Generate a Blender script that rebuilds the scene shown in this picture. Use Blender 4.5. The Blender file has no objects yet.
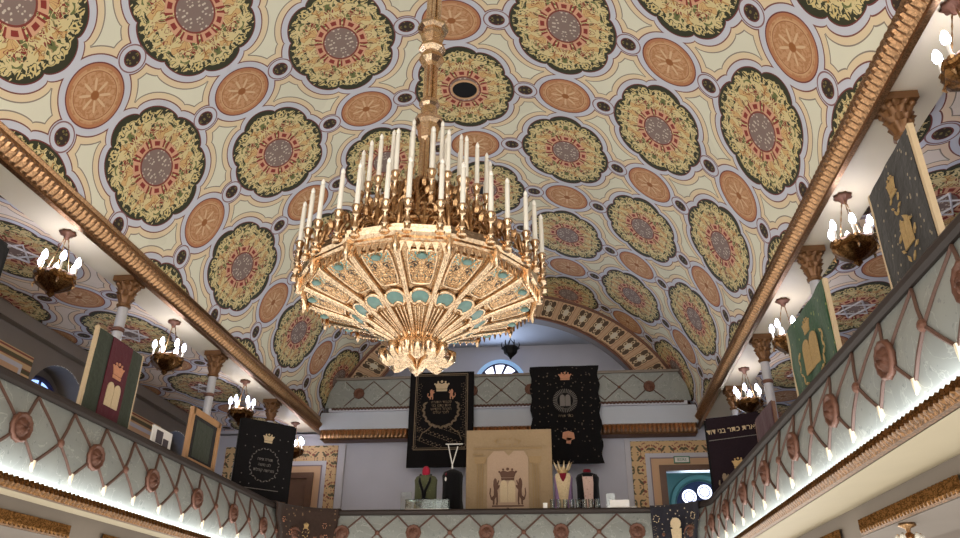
import bpy, bmesh, math, random
from mathutils import Vector, Matrix
random.seed(4)
PI = math.pi
C = bpy.context.scene.collection
sc = bpy.context.scene

# ------------------------------------------------------------------ colours / nodes
def lin(h):
    h = h.lstrip('#')
    c = [int(h[i:i+2], 16)/255 for i in (0, 2, 4)]
    return tuple((x/12.92 if x <= .04045 else ((x+.055)/1.055)**2.4) for x in c) + (1.0,)

NT = None
class S:
    """a socket with arithmetic"""
    def __init__(s, k): s.k = k
    def __add__(s, o): return m_('ADD', s, o)
    __radd__ = __add__
    def __sub__(s, o): return m_('SUBTRACT', s, o)
    def __rsub__(s, o): return m_('SUBTRACT', o, s)
    def __mul__(s, o): return m_('MULTIPLY', s, o)
    __rmul__ = __mul__
    def __truediv__(s, o): return m_('DIVIDE', s, o)
    def __rtruediv__(s, o): return m_('DIVIDE', o, s)
    def __lt__(s, o): return m_('LESS_THAN', s, o)
    def __gt__(s, o): return m_('GREATER_THAN', s, o)
def put(sock, v):
    if isinstance(v, S): NT.links.new(v.k, sock)
    elif hasattr(v, 'is_output'): NT.links.new(v, sock)
    else: sock.default_value = v
def m_(op, *a):
    n = NT.nodes.new('ShaderNodeMath'); n.operation = op
    for i, v in enumerate(a): put(n.inputs[i], v)
    return S(n.outputs[0])
def mn(a, b): return m_('MINIMUM', a, b)
def mx(a, b): return m_('MAXIMUM', a, b)
def ab(a): return m_('ABSOLUTE', a)
def ln(a, b): return m_('SQRT', a*a + b*b)
def sel(f, a, b): return b + f*(a-b)          # f=1 -> a
def col(f, a, b):                               # f=1 -> a (colours)
    n = NT.nodes.new('ShaderNodeMix'); n.data_type = 'RGBA'
    put(n.inputs[0], f); put(n.inputs[6], b); put(n.inputs[7], a)
    return S(n.outputs[2])
def vec(x, y, z=0.0):
    n = NT.nodes.new('ShaderNodeCombineXYZ')
    put(n.inputs[0], x); put(n.inputs[1], y); put(n.inputs[2], z)
    return S(n.outputs[0])
def noise(v, scale, detail=2.0, dist=0.0, rough=.5):
    n = NT.nodes.new('ShaderNodeTexNoise')
    if v is not None: put(n.inputs['Vector'], v)
    n.inputs['Scale'].default_value = scale; n.inputs['Detail'].default_value = detail
    n.inputs['Distortion'].default_value = dist; n.inputs['Roughness'].default_value = rough
    return S(n.outputs[0])
def voro(v, scale):
    n = NT.nodes.new('ShaderNodeTexVoronoi')
    if v is not None: put(n.inputs['Vector'], v)
    n.inputs['Scale'].default_value = scale
    return S(n.outputs[0])
def uvs():
    n = NT.nodes.new('ShaderNodeUVMap'); s = NT.nodes.new('ShaderNodeSeparateXYZ')
    NT.links.new(n.outputs[0], s.inputs[0]); return S(s.outputs[0]), S(s.outputs[1])
def objco():
    n = NT.nodes.new('ShaderNodeTexCoord'); return S(n.outputs['Object'])
def bump(h, strength=.3, dist=.02):
    n = NT.nodes.new('ShaderNodeBump'); n.inputs['Strength'].default_value = strength
    n.inputs['Distance'].default_value = dist; put(n.inputs['Height'], h); return S(n.outputs[0])
def newmat(name):
    global NT
    m = bpy.data.materials.new(name); m.use_nodes = True; NT = m.node_tree
    return m, NT.nodes['Principled BSDF']
def setb(b, **k):
    for key, v in k.items():
        put(b.inputs[{'color': 'Base Color', 'rough': 'Roughness', 'metal': 'Metallic', 'normal': 'Normal', 'spec': 'Specular IOR Level',
                      'emit': 'Emission Color', 'estr': 'Emission Strength', 'trans': 'Transmission Weight', 'alpha': 'Alpha', 'sheen': 'Sheen Weight', 'coat': 'Coat Weight'}[key]], v)
def plain(name, h, rough=.6, metal=0.0, var=.12, scale=6.0, bmp=0.0, bscale=40.0, **k):
    m, b = newmat(name)
    c = lin(h); n = noise(objco(), scale, 3)
    d = tuple(x*(1-var) for x in c[:3]) + (1,); e = tuple(min(1, x*(1+var)) for x in c[:3]) + (1,)
    setb(b, color=col(n, e, d), rough=rough, metal=metal, **k)
    if bmp: setb(b, normal=bump(noise(objco(), bscale, 2), bmp, .01))
    return m
def emis(name, h, s):
    m, b = newmat(name); setb(b, color=lin(h), emit=lin(h), estr=s, rough=.4)
    try: m.cycles.emission_sampling = 'NONE'
    except Exception: pass
    return m

# ------------------------------------------------------------------ mesh builder
class MB:
    def __init__(s): s.v = []; s.f = []; s.uv = {}
    def add(s, vs, fs, M=None):
        o = len(s.v)
        s.v += [tuple(M @ Vector(p)) if M is not None else tuple(p) for p in vs]
        s.f += [tuple(i+o for i in f) for f in fs]
        return s
    def box(s, c, d, M=None):
        x, y, z = c; a, b, e = d[0]/2, d[1]/2, d[2]/2
        vs = [(x+i*a, y+j*b, z+k*e) for k in (-1, 1) for j in (-1, 1) for i in (-1, 1)]
        return s.add(vs, [(0,2,3,1), (4,5,7,6), (0,1,5,4), (2,6,7,3), (0,4,6,2), (1,3,7,5)], M)
    def lathe(s, prof, n=24, c=(0, 0, 0), a0=0.0, mod=None, M=None, cap=True):
        vs = []; fs = []
        for (r, z) in prof:
            for i in range(n):
                a = a0 + 2*PI*i/n
                rr, zz = mod(r, z, a, i) if mod else (r, z)
                vs.append((c[0]+rr*math.cos(a), c[1]+rr*math.sin(a), c[2]+zz))
        for k in range(len(prof)-1):
            for i in range(n):
                j = (i+1) % n
                fs.append((k*n+i, k*n+j, (k+1)*n+j, (k+1)*n+i))
        if cap:
            fs.append(tuple(range(n))[::-1]); fs.append(tuple((len(prof)-1)*n+i for i in range(n)))
        return s.add(vs, fs, M)
    def tube(s, pts, r, n=6, M=None):
        P = [Vector(p) for p in pts]; vs = []; fs = []
        R = r if isinstance(r, (list, tuple)) else [r]*len(P)
        up = None
        for i, p in enumerate(P):
            t = (P[min(i+1, len(P)-1)] - P[max(i-1, 0)]).normalized()
            if up is None: up = Vector((0, 0, 1)) if abs(t.z) < .9 else Vector((1, 0, 0))
            x = t.cross(up)
            if x.length < 1e-4: x = t.cross(Vector((1, 0, 0)))
            x.normalize(); up = x.cross(t).normalized()
            for k in range(n):
                a = 2*PI*k/n; vs.append(p + (x*math.cos(a) + up*math.sin(a))*R[i])
        for i in range(len(P)-1):
            for k in range(n):
                l = (k+1) % n
                fs.append((i*n+k, (i+1)*n+k, (i+1)*n+l, i*n+l))
        fs.append(tuple(range(n))); fs.append(tuple((len(P)-1)*n+k for k in range(n))[::-1])
        return s.add(vs, fs, M)
    def ell(s, c, r, nu=10, nv=6, M=None):
        prof = [(max(1e-4, math.sin(PI*k/nv)), -math.cos(PI*k/nv)) for k in range(nv+1)]
        vs = [(c[0]+p*r[0]*math.cos(2*PI*i/nu), c[1]+p*r[1]*math.sin(2*PI*i/nu), c[2]+q*r[2]) for p, q in prof for i in range(nu)]
        fs = [(k*nu+i, k*nu+(i+1) % nu, (k+1)*nu+(i+1) % nu, (k+1)*nu+i) for k in range(nv) for i in range(nu)]
        return s.add(vs, fs, M)
    def poly(s, pts, y0, y1, M=None):
        """flat outline in local x,z pushed from y0 (front) to y1"""
        n = len(pts)
        vs = [(x, y0, z) for x, z in pts] + [(x, y1, z) for x, z in pts]
        return s.add(vs, [tuple(range(n)), tuple(range(2*n-1, n-1, -1))] + [(i, i+n, (i+1) % n+n, (i+1) % n) for i in range(n)], M)
    def grid(s, fn, nu, nv, uvf=None, M=None):
        o = len(s.v); f0 = len(s.f)
        vs = [fn(i/nu, j/nv) for j in range(nv+1) for i in range(nu+1)]
        fs = [(j*(nu+1)+i, j*(nu+1)+i+1, (j+1)*(nu+1)+i+1, (j+1)*(nu+1)+i) for j in range(nv) for i in range(nu)]
        s.add(vs, fs, M)
        if uvf:
            for q, (j, i) in enumerate((j, i) for j in range(nv) for i in range(nu)):
                s.uv[f0+q] = [uvf(i/nu, j/nv), uvf((i+1)/nu, j/nv), uvf((i+1)/nu, (j+1)/nv), uvf(i/nu, (j+1)/nv)]
        return s
    def build(s, name, mat, parent=None, smooth=False, solid=0.0, loc=None, auto=None):
        me = bpy.data.meshes.new(name); me.from_pydata([tuple(p) for p in s.v], [], s.f)
        if s.uv:
            l = me.uv_layers.new(name='UVMap')
            for fi, q in s.uv.items():
                p = me.polygons[fi]
                for k, li in enumerate(p.loop_indices): l.data[li].uv = q[k]
        me.materials.append(mat)
        if not s.uv:
            bm = bmesh.new(); bm.from_mesh(me)
            bmesh.ops.recalc_face_normals(bm, faces=bm.faces); bm.to_mesh(me); bm.free()
        if smooth: me.polygons.foreach_set('use_smooth', [True]*len(me.polygons))
        if smooth and auto:
            try: me.set_sharp_from_angle(angle=math.radians(auto))
            except Exception: pass
        me.update()
        o = bpy.data.objects.new(name, me); C.objects.link(o)
        if parent: o.parent = parent
        if loc: o.location = loc
        if solid:
            md = o.modifiers.new('s', 'SOLIDIFY'); md.thickness = solid; md.offset = 0
        return o

def tag(o, label, cat, group=None):
    o['label'] = label; o['category'] = cat
    if group: o['group'] = group
    return o
def thing(name, label, cat, loc=(0, 0, 0), rz=0.0, group=None):
    o = bpy.data.objects.new(name, None); C.objects.link(o)
    o.location = loc; o.rotation_euler = (0, 0, rz); o.empty_display_size = .1
    return tag(o, label, cat, group)
def struct(o): o['kind'] = 'structure'; return o
def dup(root, loc, label, rz=None):
    r = root.copy(); C.objects.link(r); r.location = loc; r['label'] = label
    if rz is not None: r.rotation_euler = (0, 0, rz)
    for ch in list(root.children):
        c = ch.copy(); C.objects.link(c); c.parent = r
        for g in list(ch.children):
            d = g.copy(); C.objects.link(d); d.parent = c
    return r
def Tr(x, y, z): return Matrix.Translation((x, y, z))
def Rz(a): return Matrix.Rotation(a, 4, 'Z')
def Ry(a): return Matrix.Rotation(a, 4, 'Y')
def Rx(a): return Matrix.Rotation(a, 4, 'X')

# ------------------------------------------------------------------ materials
def painted(name, cream, tan, dirt=.10, gain=1.0):
    """medallions in a chequer lattice, bands that link them, small knots: all in UV lattice units"""
    m, b = newmat(name)
    u, v = uvs()
    P = lambda h: tuple(min(1, x*gain) for x in lin(h)[:3]) + (1,)
    w = noise(vec(u, v), 5, 1)
    a = m_('PINGPONG', u, 1.0); e = m_('PINGPONG', v, 1.0)
    fl = (a+e) > 1.0
    a = sel(fl, 1.0-a, a); e = sel(fl, 1.0-e, e)
    ta = m_('ARCTAN2', e*.76, a); rad = ln(a, e)
    k0 = ln(a*(1/.458), e*(1/.612))
    lob = m_('POWER', ab(m_('COSINE', ta*4.0+.0)), .55)
    kb = k0*(1.055-lob*.105)
    dB = rad*(1.0-1.0/mx(kb, .05))
    t1 = ln(a-1.0, e); t2 = ln(a, e-1.0)
    w1 = t1 < t2
    tr = mn(t1, t2)
    dT = tr-.252
    kr = ln(a-.6, e*1.0)
    dK = kr-.062
    D = mn(mn(dB, dT), dK)
    # field
    c = P(cream)
    field = col(noise(vec(u, v), 1.7, 4), P(cream), tuple(x*.88 for x in P(cream)[:3])+(1,))
    x = col(D < .128, P(tan), field)
    x = col(ab(D-.133) < .005, P('#8f8478'), x)
    x = col(D < .077, P('#7d4a44'), x)
    x = col(D < .066, P('#cdd0dc'), x)
    x = col(D < .011, P('#743a3c'), x)
    x = col(ab(dK-.052) < .006, P('#8a6468'), x)
    # knots
    kn = col((voro(vec(a, e), 26) < .3), P('#7d7348'), P('#3a2f2a'))
    x = col(dK < 0.0, kn, x)
    # round terracotta medallions
    lx = sel(w1, a-1.0, a); ly = sel(w1, e, e-1.0)
    th = m_('ARCTAN2', ly, lx)
    r = tr*(1/.252)
    star = m_('COSINE', th*8.0)
    tc = col(noise(vec(lx, ly), 30, 2, .8) > .52, P('#b8865e'), P('#c99c76'))
    tc = col(ab(r-.8) < .02, P('#d0a982'), tc)
    tc = col(ab(r-.76) < .012, P('#a06a48'), tc)
    pet = m_('MULTIPLY', star > (r*2.2-.25), ab(r-.36) < .2)
    tc = col(pet, P('#d9b995'), tc)
    tc = col(r < .14, P('#9a6238'), tc)
    tc = col(r > .9, P('#b9805c'), tc)
    x = col(dT < 0.0, tc, x)
    # large medallions
    q = vec(a, e)
    n1 = noise(q, 12.5, 1.0, 1.5); n2 = noise(vec(a+3.1, e+1.7), 7.5, 1, .5); n3 = noise(vec(a+7.3, e+5.1), 10, .5, 1.3)
    tb = m_('ARCTAN2', e*.76, a)
    sc_ = col(n2 > .62, P('#d8b47e'), P('#dccc9a'))
    sc_ = col(ab(n2-.62) < .012, P('#b98e54'), sc_)
    edge = kb + (n3-.5)*.55 - m_('COSINE', tb*8.0+PI)*.025
    bg = col(kb < .66, P('#8a3a30'), P('#3a3c2c'))
    bg = col(m_('MULTIPLY', n2 < .45, kb < .84), P('#6f7448'), bg)
    g1 = ab(n1-.5)
    bigc = col(g1 < .105, sc_, bg)
    bigc = col(m_('MULTIPLY', n2 > .53, kb < .8), sc_, bigc)
    bigc = col(m_('MULTIPLY', ab(n1-.44) < .02, kb < .75), P('#8a3a30'), bigc)
    bigc = col(edge > .88, P('#3a3c2c'), bigc)
    curl = m_('MULTIPLY', ab(edge-.93) < .028, kb < .955)
    bigc = col(m_('MULTIPLY', curl, n1 > .42), P('#d9c78e'), bigc)
    rc = ln(a*(1/.155), e*(1/.2))
    ban = m_('COSINE', tb*8.0)
    bigc = col(m_('MULTIPLY', rc < 1.5, ban > -.6), P('#d9a98a'), bigc)
    bigc = col(m_('MULTIPLY', ab(rc-1.27) < .12, ban > .55), P('#8f3a34'), bigc)
    bigc = col(m_('MULTIPLY', ab(rc-1.3) < .2, ab(ban+.75) < .2), P('#8f3a34'), bigc)
    rose = col(voro(q, 34) < .34, P('#cfc3b6'), P('#8b7872'))
    bigc = col(rc < 1.04, P('#85403a'), bigc)
    bigc = col(rc < .95, rose, bigc)
    x = col(dB < 0.0, bigc, x)
    # grime with shapes of its own
    g = noise(vec(u, v), .9, 5, .4)
    mulf = 1.0 - (g < .42)*dirt*.5
    n = NT.nodes.new('ShaderNodeMix'); n.data_type = 'RGBA'; n.blend_type = 'MULTIPLY'
    n.inputs[0].default_value = 1.0; put(n.inputs[6], x); put(n.inputs[7], vec(mulf, mulf, mulf))
    setb(b, color=S(n.outputs[2]), rough=.62, spec=.25, normal=bump(noise(vec(u, v), 3.0, 4), .25, .05))
    return m
M_VAULT = painted('painted_vault', '#eae8d4', '#e6d3b2')
M_AISLE = painted('painted_aisle', '#efe3da', '#ecd6bf')

def goldmat(name, h, rough=.28, bs=45.0, bst=.6, dark=.35):
    m, b = newmat(name)
    c = lin(h); n = noise(objco(), bs, 2, .6)
    f = m_('SMOOTH_MIN', (ab(n-.5)*9.0), 1.0, .1)
    setb(b, color=col(f, c, tuple(x*dark for x in c[:3])+(1,)), metal=1.0, rough=rough, normal=bump(n, bst, .012))
    return m
M_GOLD = goldmat('gilt', '#e6c49c', .27, 38, .7, .5)
M_GOLDS = goldmat('smooth_gilt', '#eaccaa', .2, 16, .15, .7)
M_GOLDD = goldmat('aged_gilt', '#c49c72', .3, 30, .35, .4)
M_CORN = goldmat('cornice_gilt', '#c09670', .28, 30, .15, .5)
M_COPPER = plain('copper_relief', '#694536', .5, .25, .25, 30, .5, 60)
M_CAP = plain('gilt_brown_capital', '#74502f', .45, .35, .25, 24, .3, 50)
M_LAMP = goldmat('lamp_gilt', '#86603a', .36, 26, .5, .3)
M_ROPE = plain('brown_moulding', '#5d4339', .55, .1, .15, 20)
M_MARBLE = None
def marble():
    m, b = newmat('grey_blue_marble')
    n = noise(objco(), 2.2, 6, 1.2); k = noise(objco(), 14, 3, 0)
    c = col(n, lin('#999c97'), lin('#7f8380'))
    c = col(ab(n-.5) < .006, lin('#a3a6a1'), c)
    c = col(k > .66, lin('#7b7f7d'), c)
    setb(b, color=c, rough=.38, spec=.4); return m
M_MARBLE = marble()
M_BLUEWALL = plain('pale_blue_plaster', '#b9bfc9', .6, 0, .05, 2)
M_WHITE = plain('white_plaster', '#c2c2cd', .6, 0, .05, 2)
M_CREAM = plain('cream_plaster', '#b5a98d', .55, 0, .06, 2)
M_SOFFIT = plain('soffit_plaster', '#dcd2bd', .5, 0, .06, 1.5)
M_TAUPE = plain('taupe_plaster', '#7d736a', .6, 0, .1, 2)
M_DARKWALL = plain('grey_brown_plaster', '#6f665f', .65, 0, .12, 1.5)
M_RAIL = plain('dark_wood_rail', '#2c221e', .6, 0, .2, 8)
M_WOOD = plain('brown_door_wood', '#6b4a35', .45, 0, .2, 6)
M_OAK = plain('light_wood_frame', '#b58a62', .5, 0, .15, 8)
M_PALEWOOD = plain('pale_batten_wood', '#c9b290', .55, 0, .1, 8)
M_COL = plain('grey_column_stone', '#b2b1b4', .4, 0, .08, 10)
M_CAND = plain('ivory_candle_glass', '#e9e5da', .18, 0, .03, 5)
M_TIP = plain('candle_bulb_glass', '#f4f0e8', .08, 0, .02, 5)
M_IRON = plain('blackened_iron', '#1c1b1d', .5, .6, .2, 20)
M_BULB = emis('lit_bulb', '#dfe4ff', 14.0)
M_TEAL = plain('teal_enamel', '#64857f', .22, 0, .25, 18)
M_TEALWALL = plain('teal_room_paint', '#6c8c89', .6, 0, .06, 2)
M_CREAMIVORY = plain('ivory_tip', '#ecdcc0', .4, 0, .05, 5)
def glassmat():
    m, b = newmat('clear_glass'); setb(b, color=lin('#dfe9e6'), rough=.03, trans=1.0); return m
M_GLASS = glassmat()
def fabric(name, h, dots=None, ds=18.0, var=.25):
    m, b = newmat(name); c = lin(h)
    n = noise(objco(), 26, 3)
    x = col(n, tuple(min(1, q*(1+var)) for q in c[:3])+(1,), tuple(q*(1-var) for q in c[:3])+(1,))
    if dots: x = col(voro(objco(), ds) < .17, lin(dots), x)
    setb(b, color=x, rough=.9, sheen=.15, spec=.15, normal=bump(noise(objco(), 9, 2, .5), .35, .03)); return m
M_BLACKV = fabric('black_velvet', '#141214')
M_BLACKD = fabric('black_velvet_with_sequins', '#121113', '#5a5148', 7.5)
M_GREYV = fabric('charcoal_velvet', '#2f2c2a', '#8d8068', 11)
M_PURPLEV = fabric('dark_purple_velvet', '#20141b')
M_WINE = fabric('wine_red_velvet', '#4f1522')
M_WINE2 = fabric('dull_wine_velvet', '#43202a')
M_GREENV = fabric('green_brocade', '#2d4a33', '#6f7a48', 9, .5)
M_DKGREEN = fabric('dark_green_velvet', '#343a2e')
M_BEIGE = fabric('beige_silk', '#a18a6c', None, 18, .12)
M_PINKSILK = fabric('pale_pink_silk', '#b59b84', None, 18, .1)
M_BROWNT = fabric('brown_brocade', '#3d2f29', '#7a624b', 9)
M_NAVYT = fabric('charcoal_floral_cloth', '#2c2b33', '#a79a86', 10)
M_EMB = plain('gold_embroidery', '#b89a68', .5, .3, .3, 40, .6, 120)
M_EMBW = plain('pale_embroidery', '#cdb794', .6, .1, .2, 40, .5, 120)
M_EMBD = plain('dull_thread', '#82705a', .7, .1, .3, 40)
M_EMBB = plain('brown_embroidery', '#5f4030', .7, .1, .3, 40)
M_EMBP = plain('peach_embroidery', '#c58a6a', .6, .1, .2, 30)
M_EMBS = plain('silver_grey_embroidery', '#77716c', .6, .2, .3, 50)
M_OLIVE = fabric('olive_brocade', '#55583f', '#7c7a55', 14)
M_BLACKC = fabric('black_cloth', '#0f0e10')
M_LILAC = fabric('lilac_satin', '#8b6f94')
M_CREAMC = fabric('cream_lace', '#cbb591', '#a68d67', 22)
M_PINKF = fabric('pale_pink_front', '#c2a498', '#99756a', 14)
M_RED = fabric('crimson_felt', '#a5243c')
M_DKRED = fabric('dark_red_felt', '#6d1423')
M_SIGN = plain('green_sign_plastic', '#3d7a5c', .4, 0, .05, 5)
M_PAPER = plain('white_card', '#e4e0da', .6, 0, .04, 5)
M_INK = plain('dark_ink', '#4a4348', .7, 0, .1, 8)
M_GLASSB = emis('blue_lit_pane', '#9fc0ff', 1.6)
M_GLASSC = emis('pale_blue_backlit_glass', '#8fb4dc', .55)
M_GLASSG = emis('turquoise_lit_pane', '#8fd2c8', .9)
M_GLASSW = emis('white_lit_pane', '#dfe4ff', 2.6)
M_MUNTIN = plain('dark_window_tracery', '#2a2a55', .5, 0, .1, 8)
M_PALEBLUE = plain('pale_blue_frame', '#a9bdd6', .4, 0, .05, 5)

def scrollmat(name, tan, r1, r2, sc=9.0, wdt=.05):
    m, b = newmat(name)
    t = objco(); s = NT.nodes.new('ShaderNodeSeparateXYZ'); NT.links.new(t.k, s.inputs[0])
    x, z = S(s.outputs[0]), S(s.outputs[2])
    q = vec(m_('PINGPONG', x, .45), m_('PINGPONG', z, .45))
    n1 = noise(q, sc, 1.2, 1.0); n2 = noise(vec(m_('PINGPONG', x, .45)+4.0, m_('PINGPONG', z, .45)), sc*.8, 1, .4)
    c = col(n1 > .58, lin(r1), lin(tan))
    c = col(n2 < .40, lin(r2), c)
    setb(b, color=c, rough=.6); return m
M_SCROLL = scrollmat('red_scroll_stencil', '#d8b483', '#93503a', '#5f5537')
M_SCROLLW = scrollmat('dark_scroll_stencil', '#c99a63', '#6b4a30', '#4a3a28', 7)
M_TANP = plain('tan_paint', '#d3aa84', .6, 0, .05, 3)
M_GREYP = plain('pale_grey_paint', '#c9c6cc', .6, 0, .05, 3)
M_LINEP = plain('mauve_line_paint', '#8d7d84', .6, 0, .05, 3)

def archmat():
    m, b = newmat('arch_panel_stencil'); u, v = uvs()
    a = m_('FRACT', u)-.5; e = v-.5
    aa = ab(a); ee = ab(e*.92)
    c = lin('#b99a7c')
    x = col(mx(aa, ee) < .36, lin('#c7a988'), c)
    pet = mn(ln(aa-.19, ee-.0), ln(aa, ee-.19)); pd = ln(aa-.2, ee-.2)
    x = col(pd < .12, lin('#4b3a2c'), x)
    x = col(pet < .13, lin('#59452f'), x)
    x = col(ln(a, e) < .15, lin('#c9c2b2'), x)
    x = col(mn(ab(pet-.06), 1.0) < .02, lin('#c9b89a'), x)
    x = col(ab(mx(aa, ee)-.38) < .014, lin('#8b5d44'), x)
    x = col(ee > .41, lin('#6b3f30'), x)
    x = col(ee > .437, lin('#a77a58'), x)
    setb(b, color=x, rough=.6); return m
M_ARCH = archmat()

def filimat():
    """gilt filigree over teal enamel"""
    m, b = newmat('filigree_over_enamel'); u, v = uvs()
    q = vec(ab(u)*1.0, v)
    n = noise(q, 5.2, 1.0, 1.5)
    g = ab(n-.5)
    line = g < .115
    gold = lin('#ecc79c'); bgc = col(v > .72, lin('#6f9f98'), col(noise(q, 3) > .52, lin('#587065'), lin('#3a2a18')))
    setb(b, color=col(line, gold, bgc), metal=line*1.0, rough=.27, normal=bump(m_('SMOOTH_MIN', g*10.0, 1.0, .3), .9, -.02)); return m
M_FILI = filimat()

# ------------------------------------------------------------------ vault geometry
A_, B_, Z0 = 5.48, 5.0, 5.0
SP, Y0 = 1.851, 11.805
T0 = math.asin((5.80-Z0)/B_)
def vpt(t): return A_*math.cos(t), Z0+B_*math.sin(t)
tab = []; s_ = 0; pr = (0.0, Z0+B_)
NS = 400
for k in range(NS+1):
    t = PI/2 - (PI/2-T0)*k/NS; p = vpt(t); s_ += math.hypot(p[0]-pr[0], p[1]-pr[1]); pr = p; tab.append((p[0], p[1], s_))
def s_at_x(x):
    for q in tab:
        if q[0] >= x: return q[2]
    return tab[-1][2]
KN = [(0, 0)] + [(s_at_x(x), i+1) for i, x in enumerate((1.968, 3.659, 4.914))]
def u_of(s):
    for (a, i), (b, j) in zip(KN, KN[1:]):
        if s <= b: return i+(s-a)/(b-a)
    a, b = KN[-2], KN[-1]
    return b[1]+(s-b[0])/(b[0]-a[0])
YB, YE = -2.5, 21.6
half = [tab[int(k*NS/32)] for k in range(33)]
arc = [(-x, z, -u_of(s)) for x, z, s in half[::-1]] + [(x, z, u_of(s)) for x, z, s in half[1:]]
mb = MB(); na = len(arc)-1; NY = 30
mb.grid(lambda a, b: (arc[round(a*na)][0], YB+(YE-YB)*b, arc[round(a*na)][1]), na, NY,
        lambda a, b: (arc[round(a*na)][2], (YB+(YE-YB)*b-Y0)/SP))
struct(mb.build('ceiling', M_VAULT, smooth=True))
# ventilation openings at the hearts of two crown medallions
for j, yy in ((0, Y0), (1, Y0+2*SP)):
    v = thing('ceiling_vent', ('round black vent hole in the vault medallion right of the chandelier rod',
                               'small black vent hole in the vault behind the candle tips')[j], 'vent', (0, yy, 9.99))
    r = .24 if j == 0 else .2
    MB().lathe([(r, -.005), (r*.98, -.012), (.01, -.012)], 24).build('opening', M_IRON, v)
    MB().lathe([(r*1.02, 0), (r*1.04, -.022), (r*1.16, -.022), (r*1.2, 0)], 24, cap=False).build('rim', M_TANP, v)

# cornices with a row of gilt leaves
def cornice(name, sg):
    mb = MB()
    pitch = .115; n = int((YE-YB)/pitch); per = 4
    prof = [(5.44, 6.06), (5.36, 6.06), (5.33, 6.02), (5.36, 5.98), (5.34, 5.90), (5.27, 5.83), (5.30, 5.77), (5.37, 5.70), (5.40, 5.68), (5.40, 5.64), (5.46, 5.62)]
    flute = [0, 0, .2, 0, .8, 1.0, 1.0, .7, 0, 0, 0]
    def fn(a, b):
        k = round(b*n*per); y = YB+(YE-YB)*k/(n*per)
        i = round(a*(len(prof)-1)); w = (0, .7, 1, .7)[k % per]
        x, z = prof[i]; return (sg*(x - .045*flute[i]*(w-.5)), y, z + (.012*(w-.5) if i in (2,) else 0))
    mb.grid(fn, len(prof)-1, n*per)
    return struct(mb.build(name, M_CORN))
cornice('trim_1', -1); cornice('trim_2', 1)

# soffit beams, aisle ceilings, outer walls
XW = 8.9
for sg, sd in ((-1, 'left'), (1, 'right')):
    mb = MB().box((sg*5.8, (YB+YE)/2, 5.79), (.72, YE-YB, .08)).box((sg*5.5, (YB+YE)/2, 5.9), (.1, YE-YB, .3))
    struct(mb.build('trim_3' if sg < 0 else 'trim_4', M_SOFFIT))
    mb = MB()
    mb.grid(lambda a, b: (sg*(6.12+(XW-6.12)*a), YB+(YE-YB)*b, 5.86), 4, 20,
            lambda a, b: ((6.12+(XW-6.12)*a-7.25)/1.7, (YB+(YE-YB)*b-10.2)/1.85))
    struct(mb.build('ceiling_aisle_'+sd, M_AISLE))
# star outlines painted in the aisle medallions
for sg, sd in ((-1, 'left'), (1, 'right')):
    mb = MB()
    for yc in (10.2, 13.9, 17.6):
        for ro in (0, PI):
            P = [(sg*7.25+.34*math.cos(ro+PI/2+2*PI*k/3), yc+.4*math.sin(ro+PI/2+2*PI*k/3), 5.85) for k in range(4)]
            mb.tube(P, .02, 4)
    struct(mb.build('trim_5' if sg < 0 else 'trim_6', M_GREYP))

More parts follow.
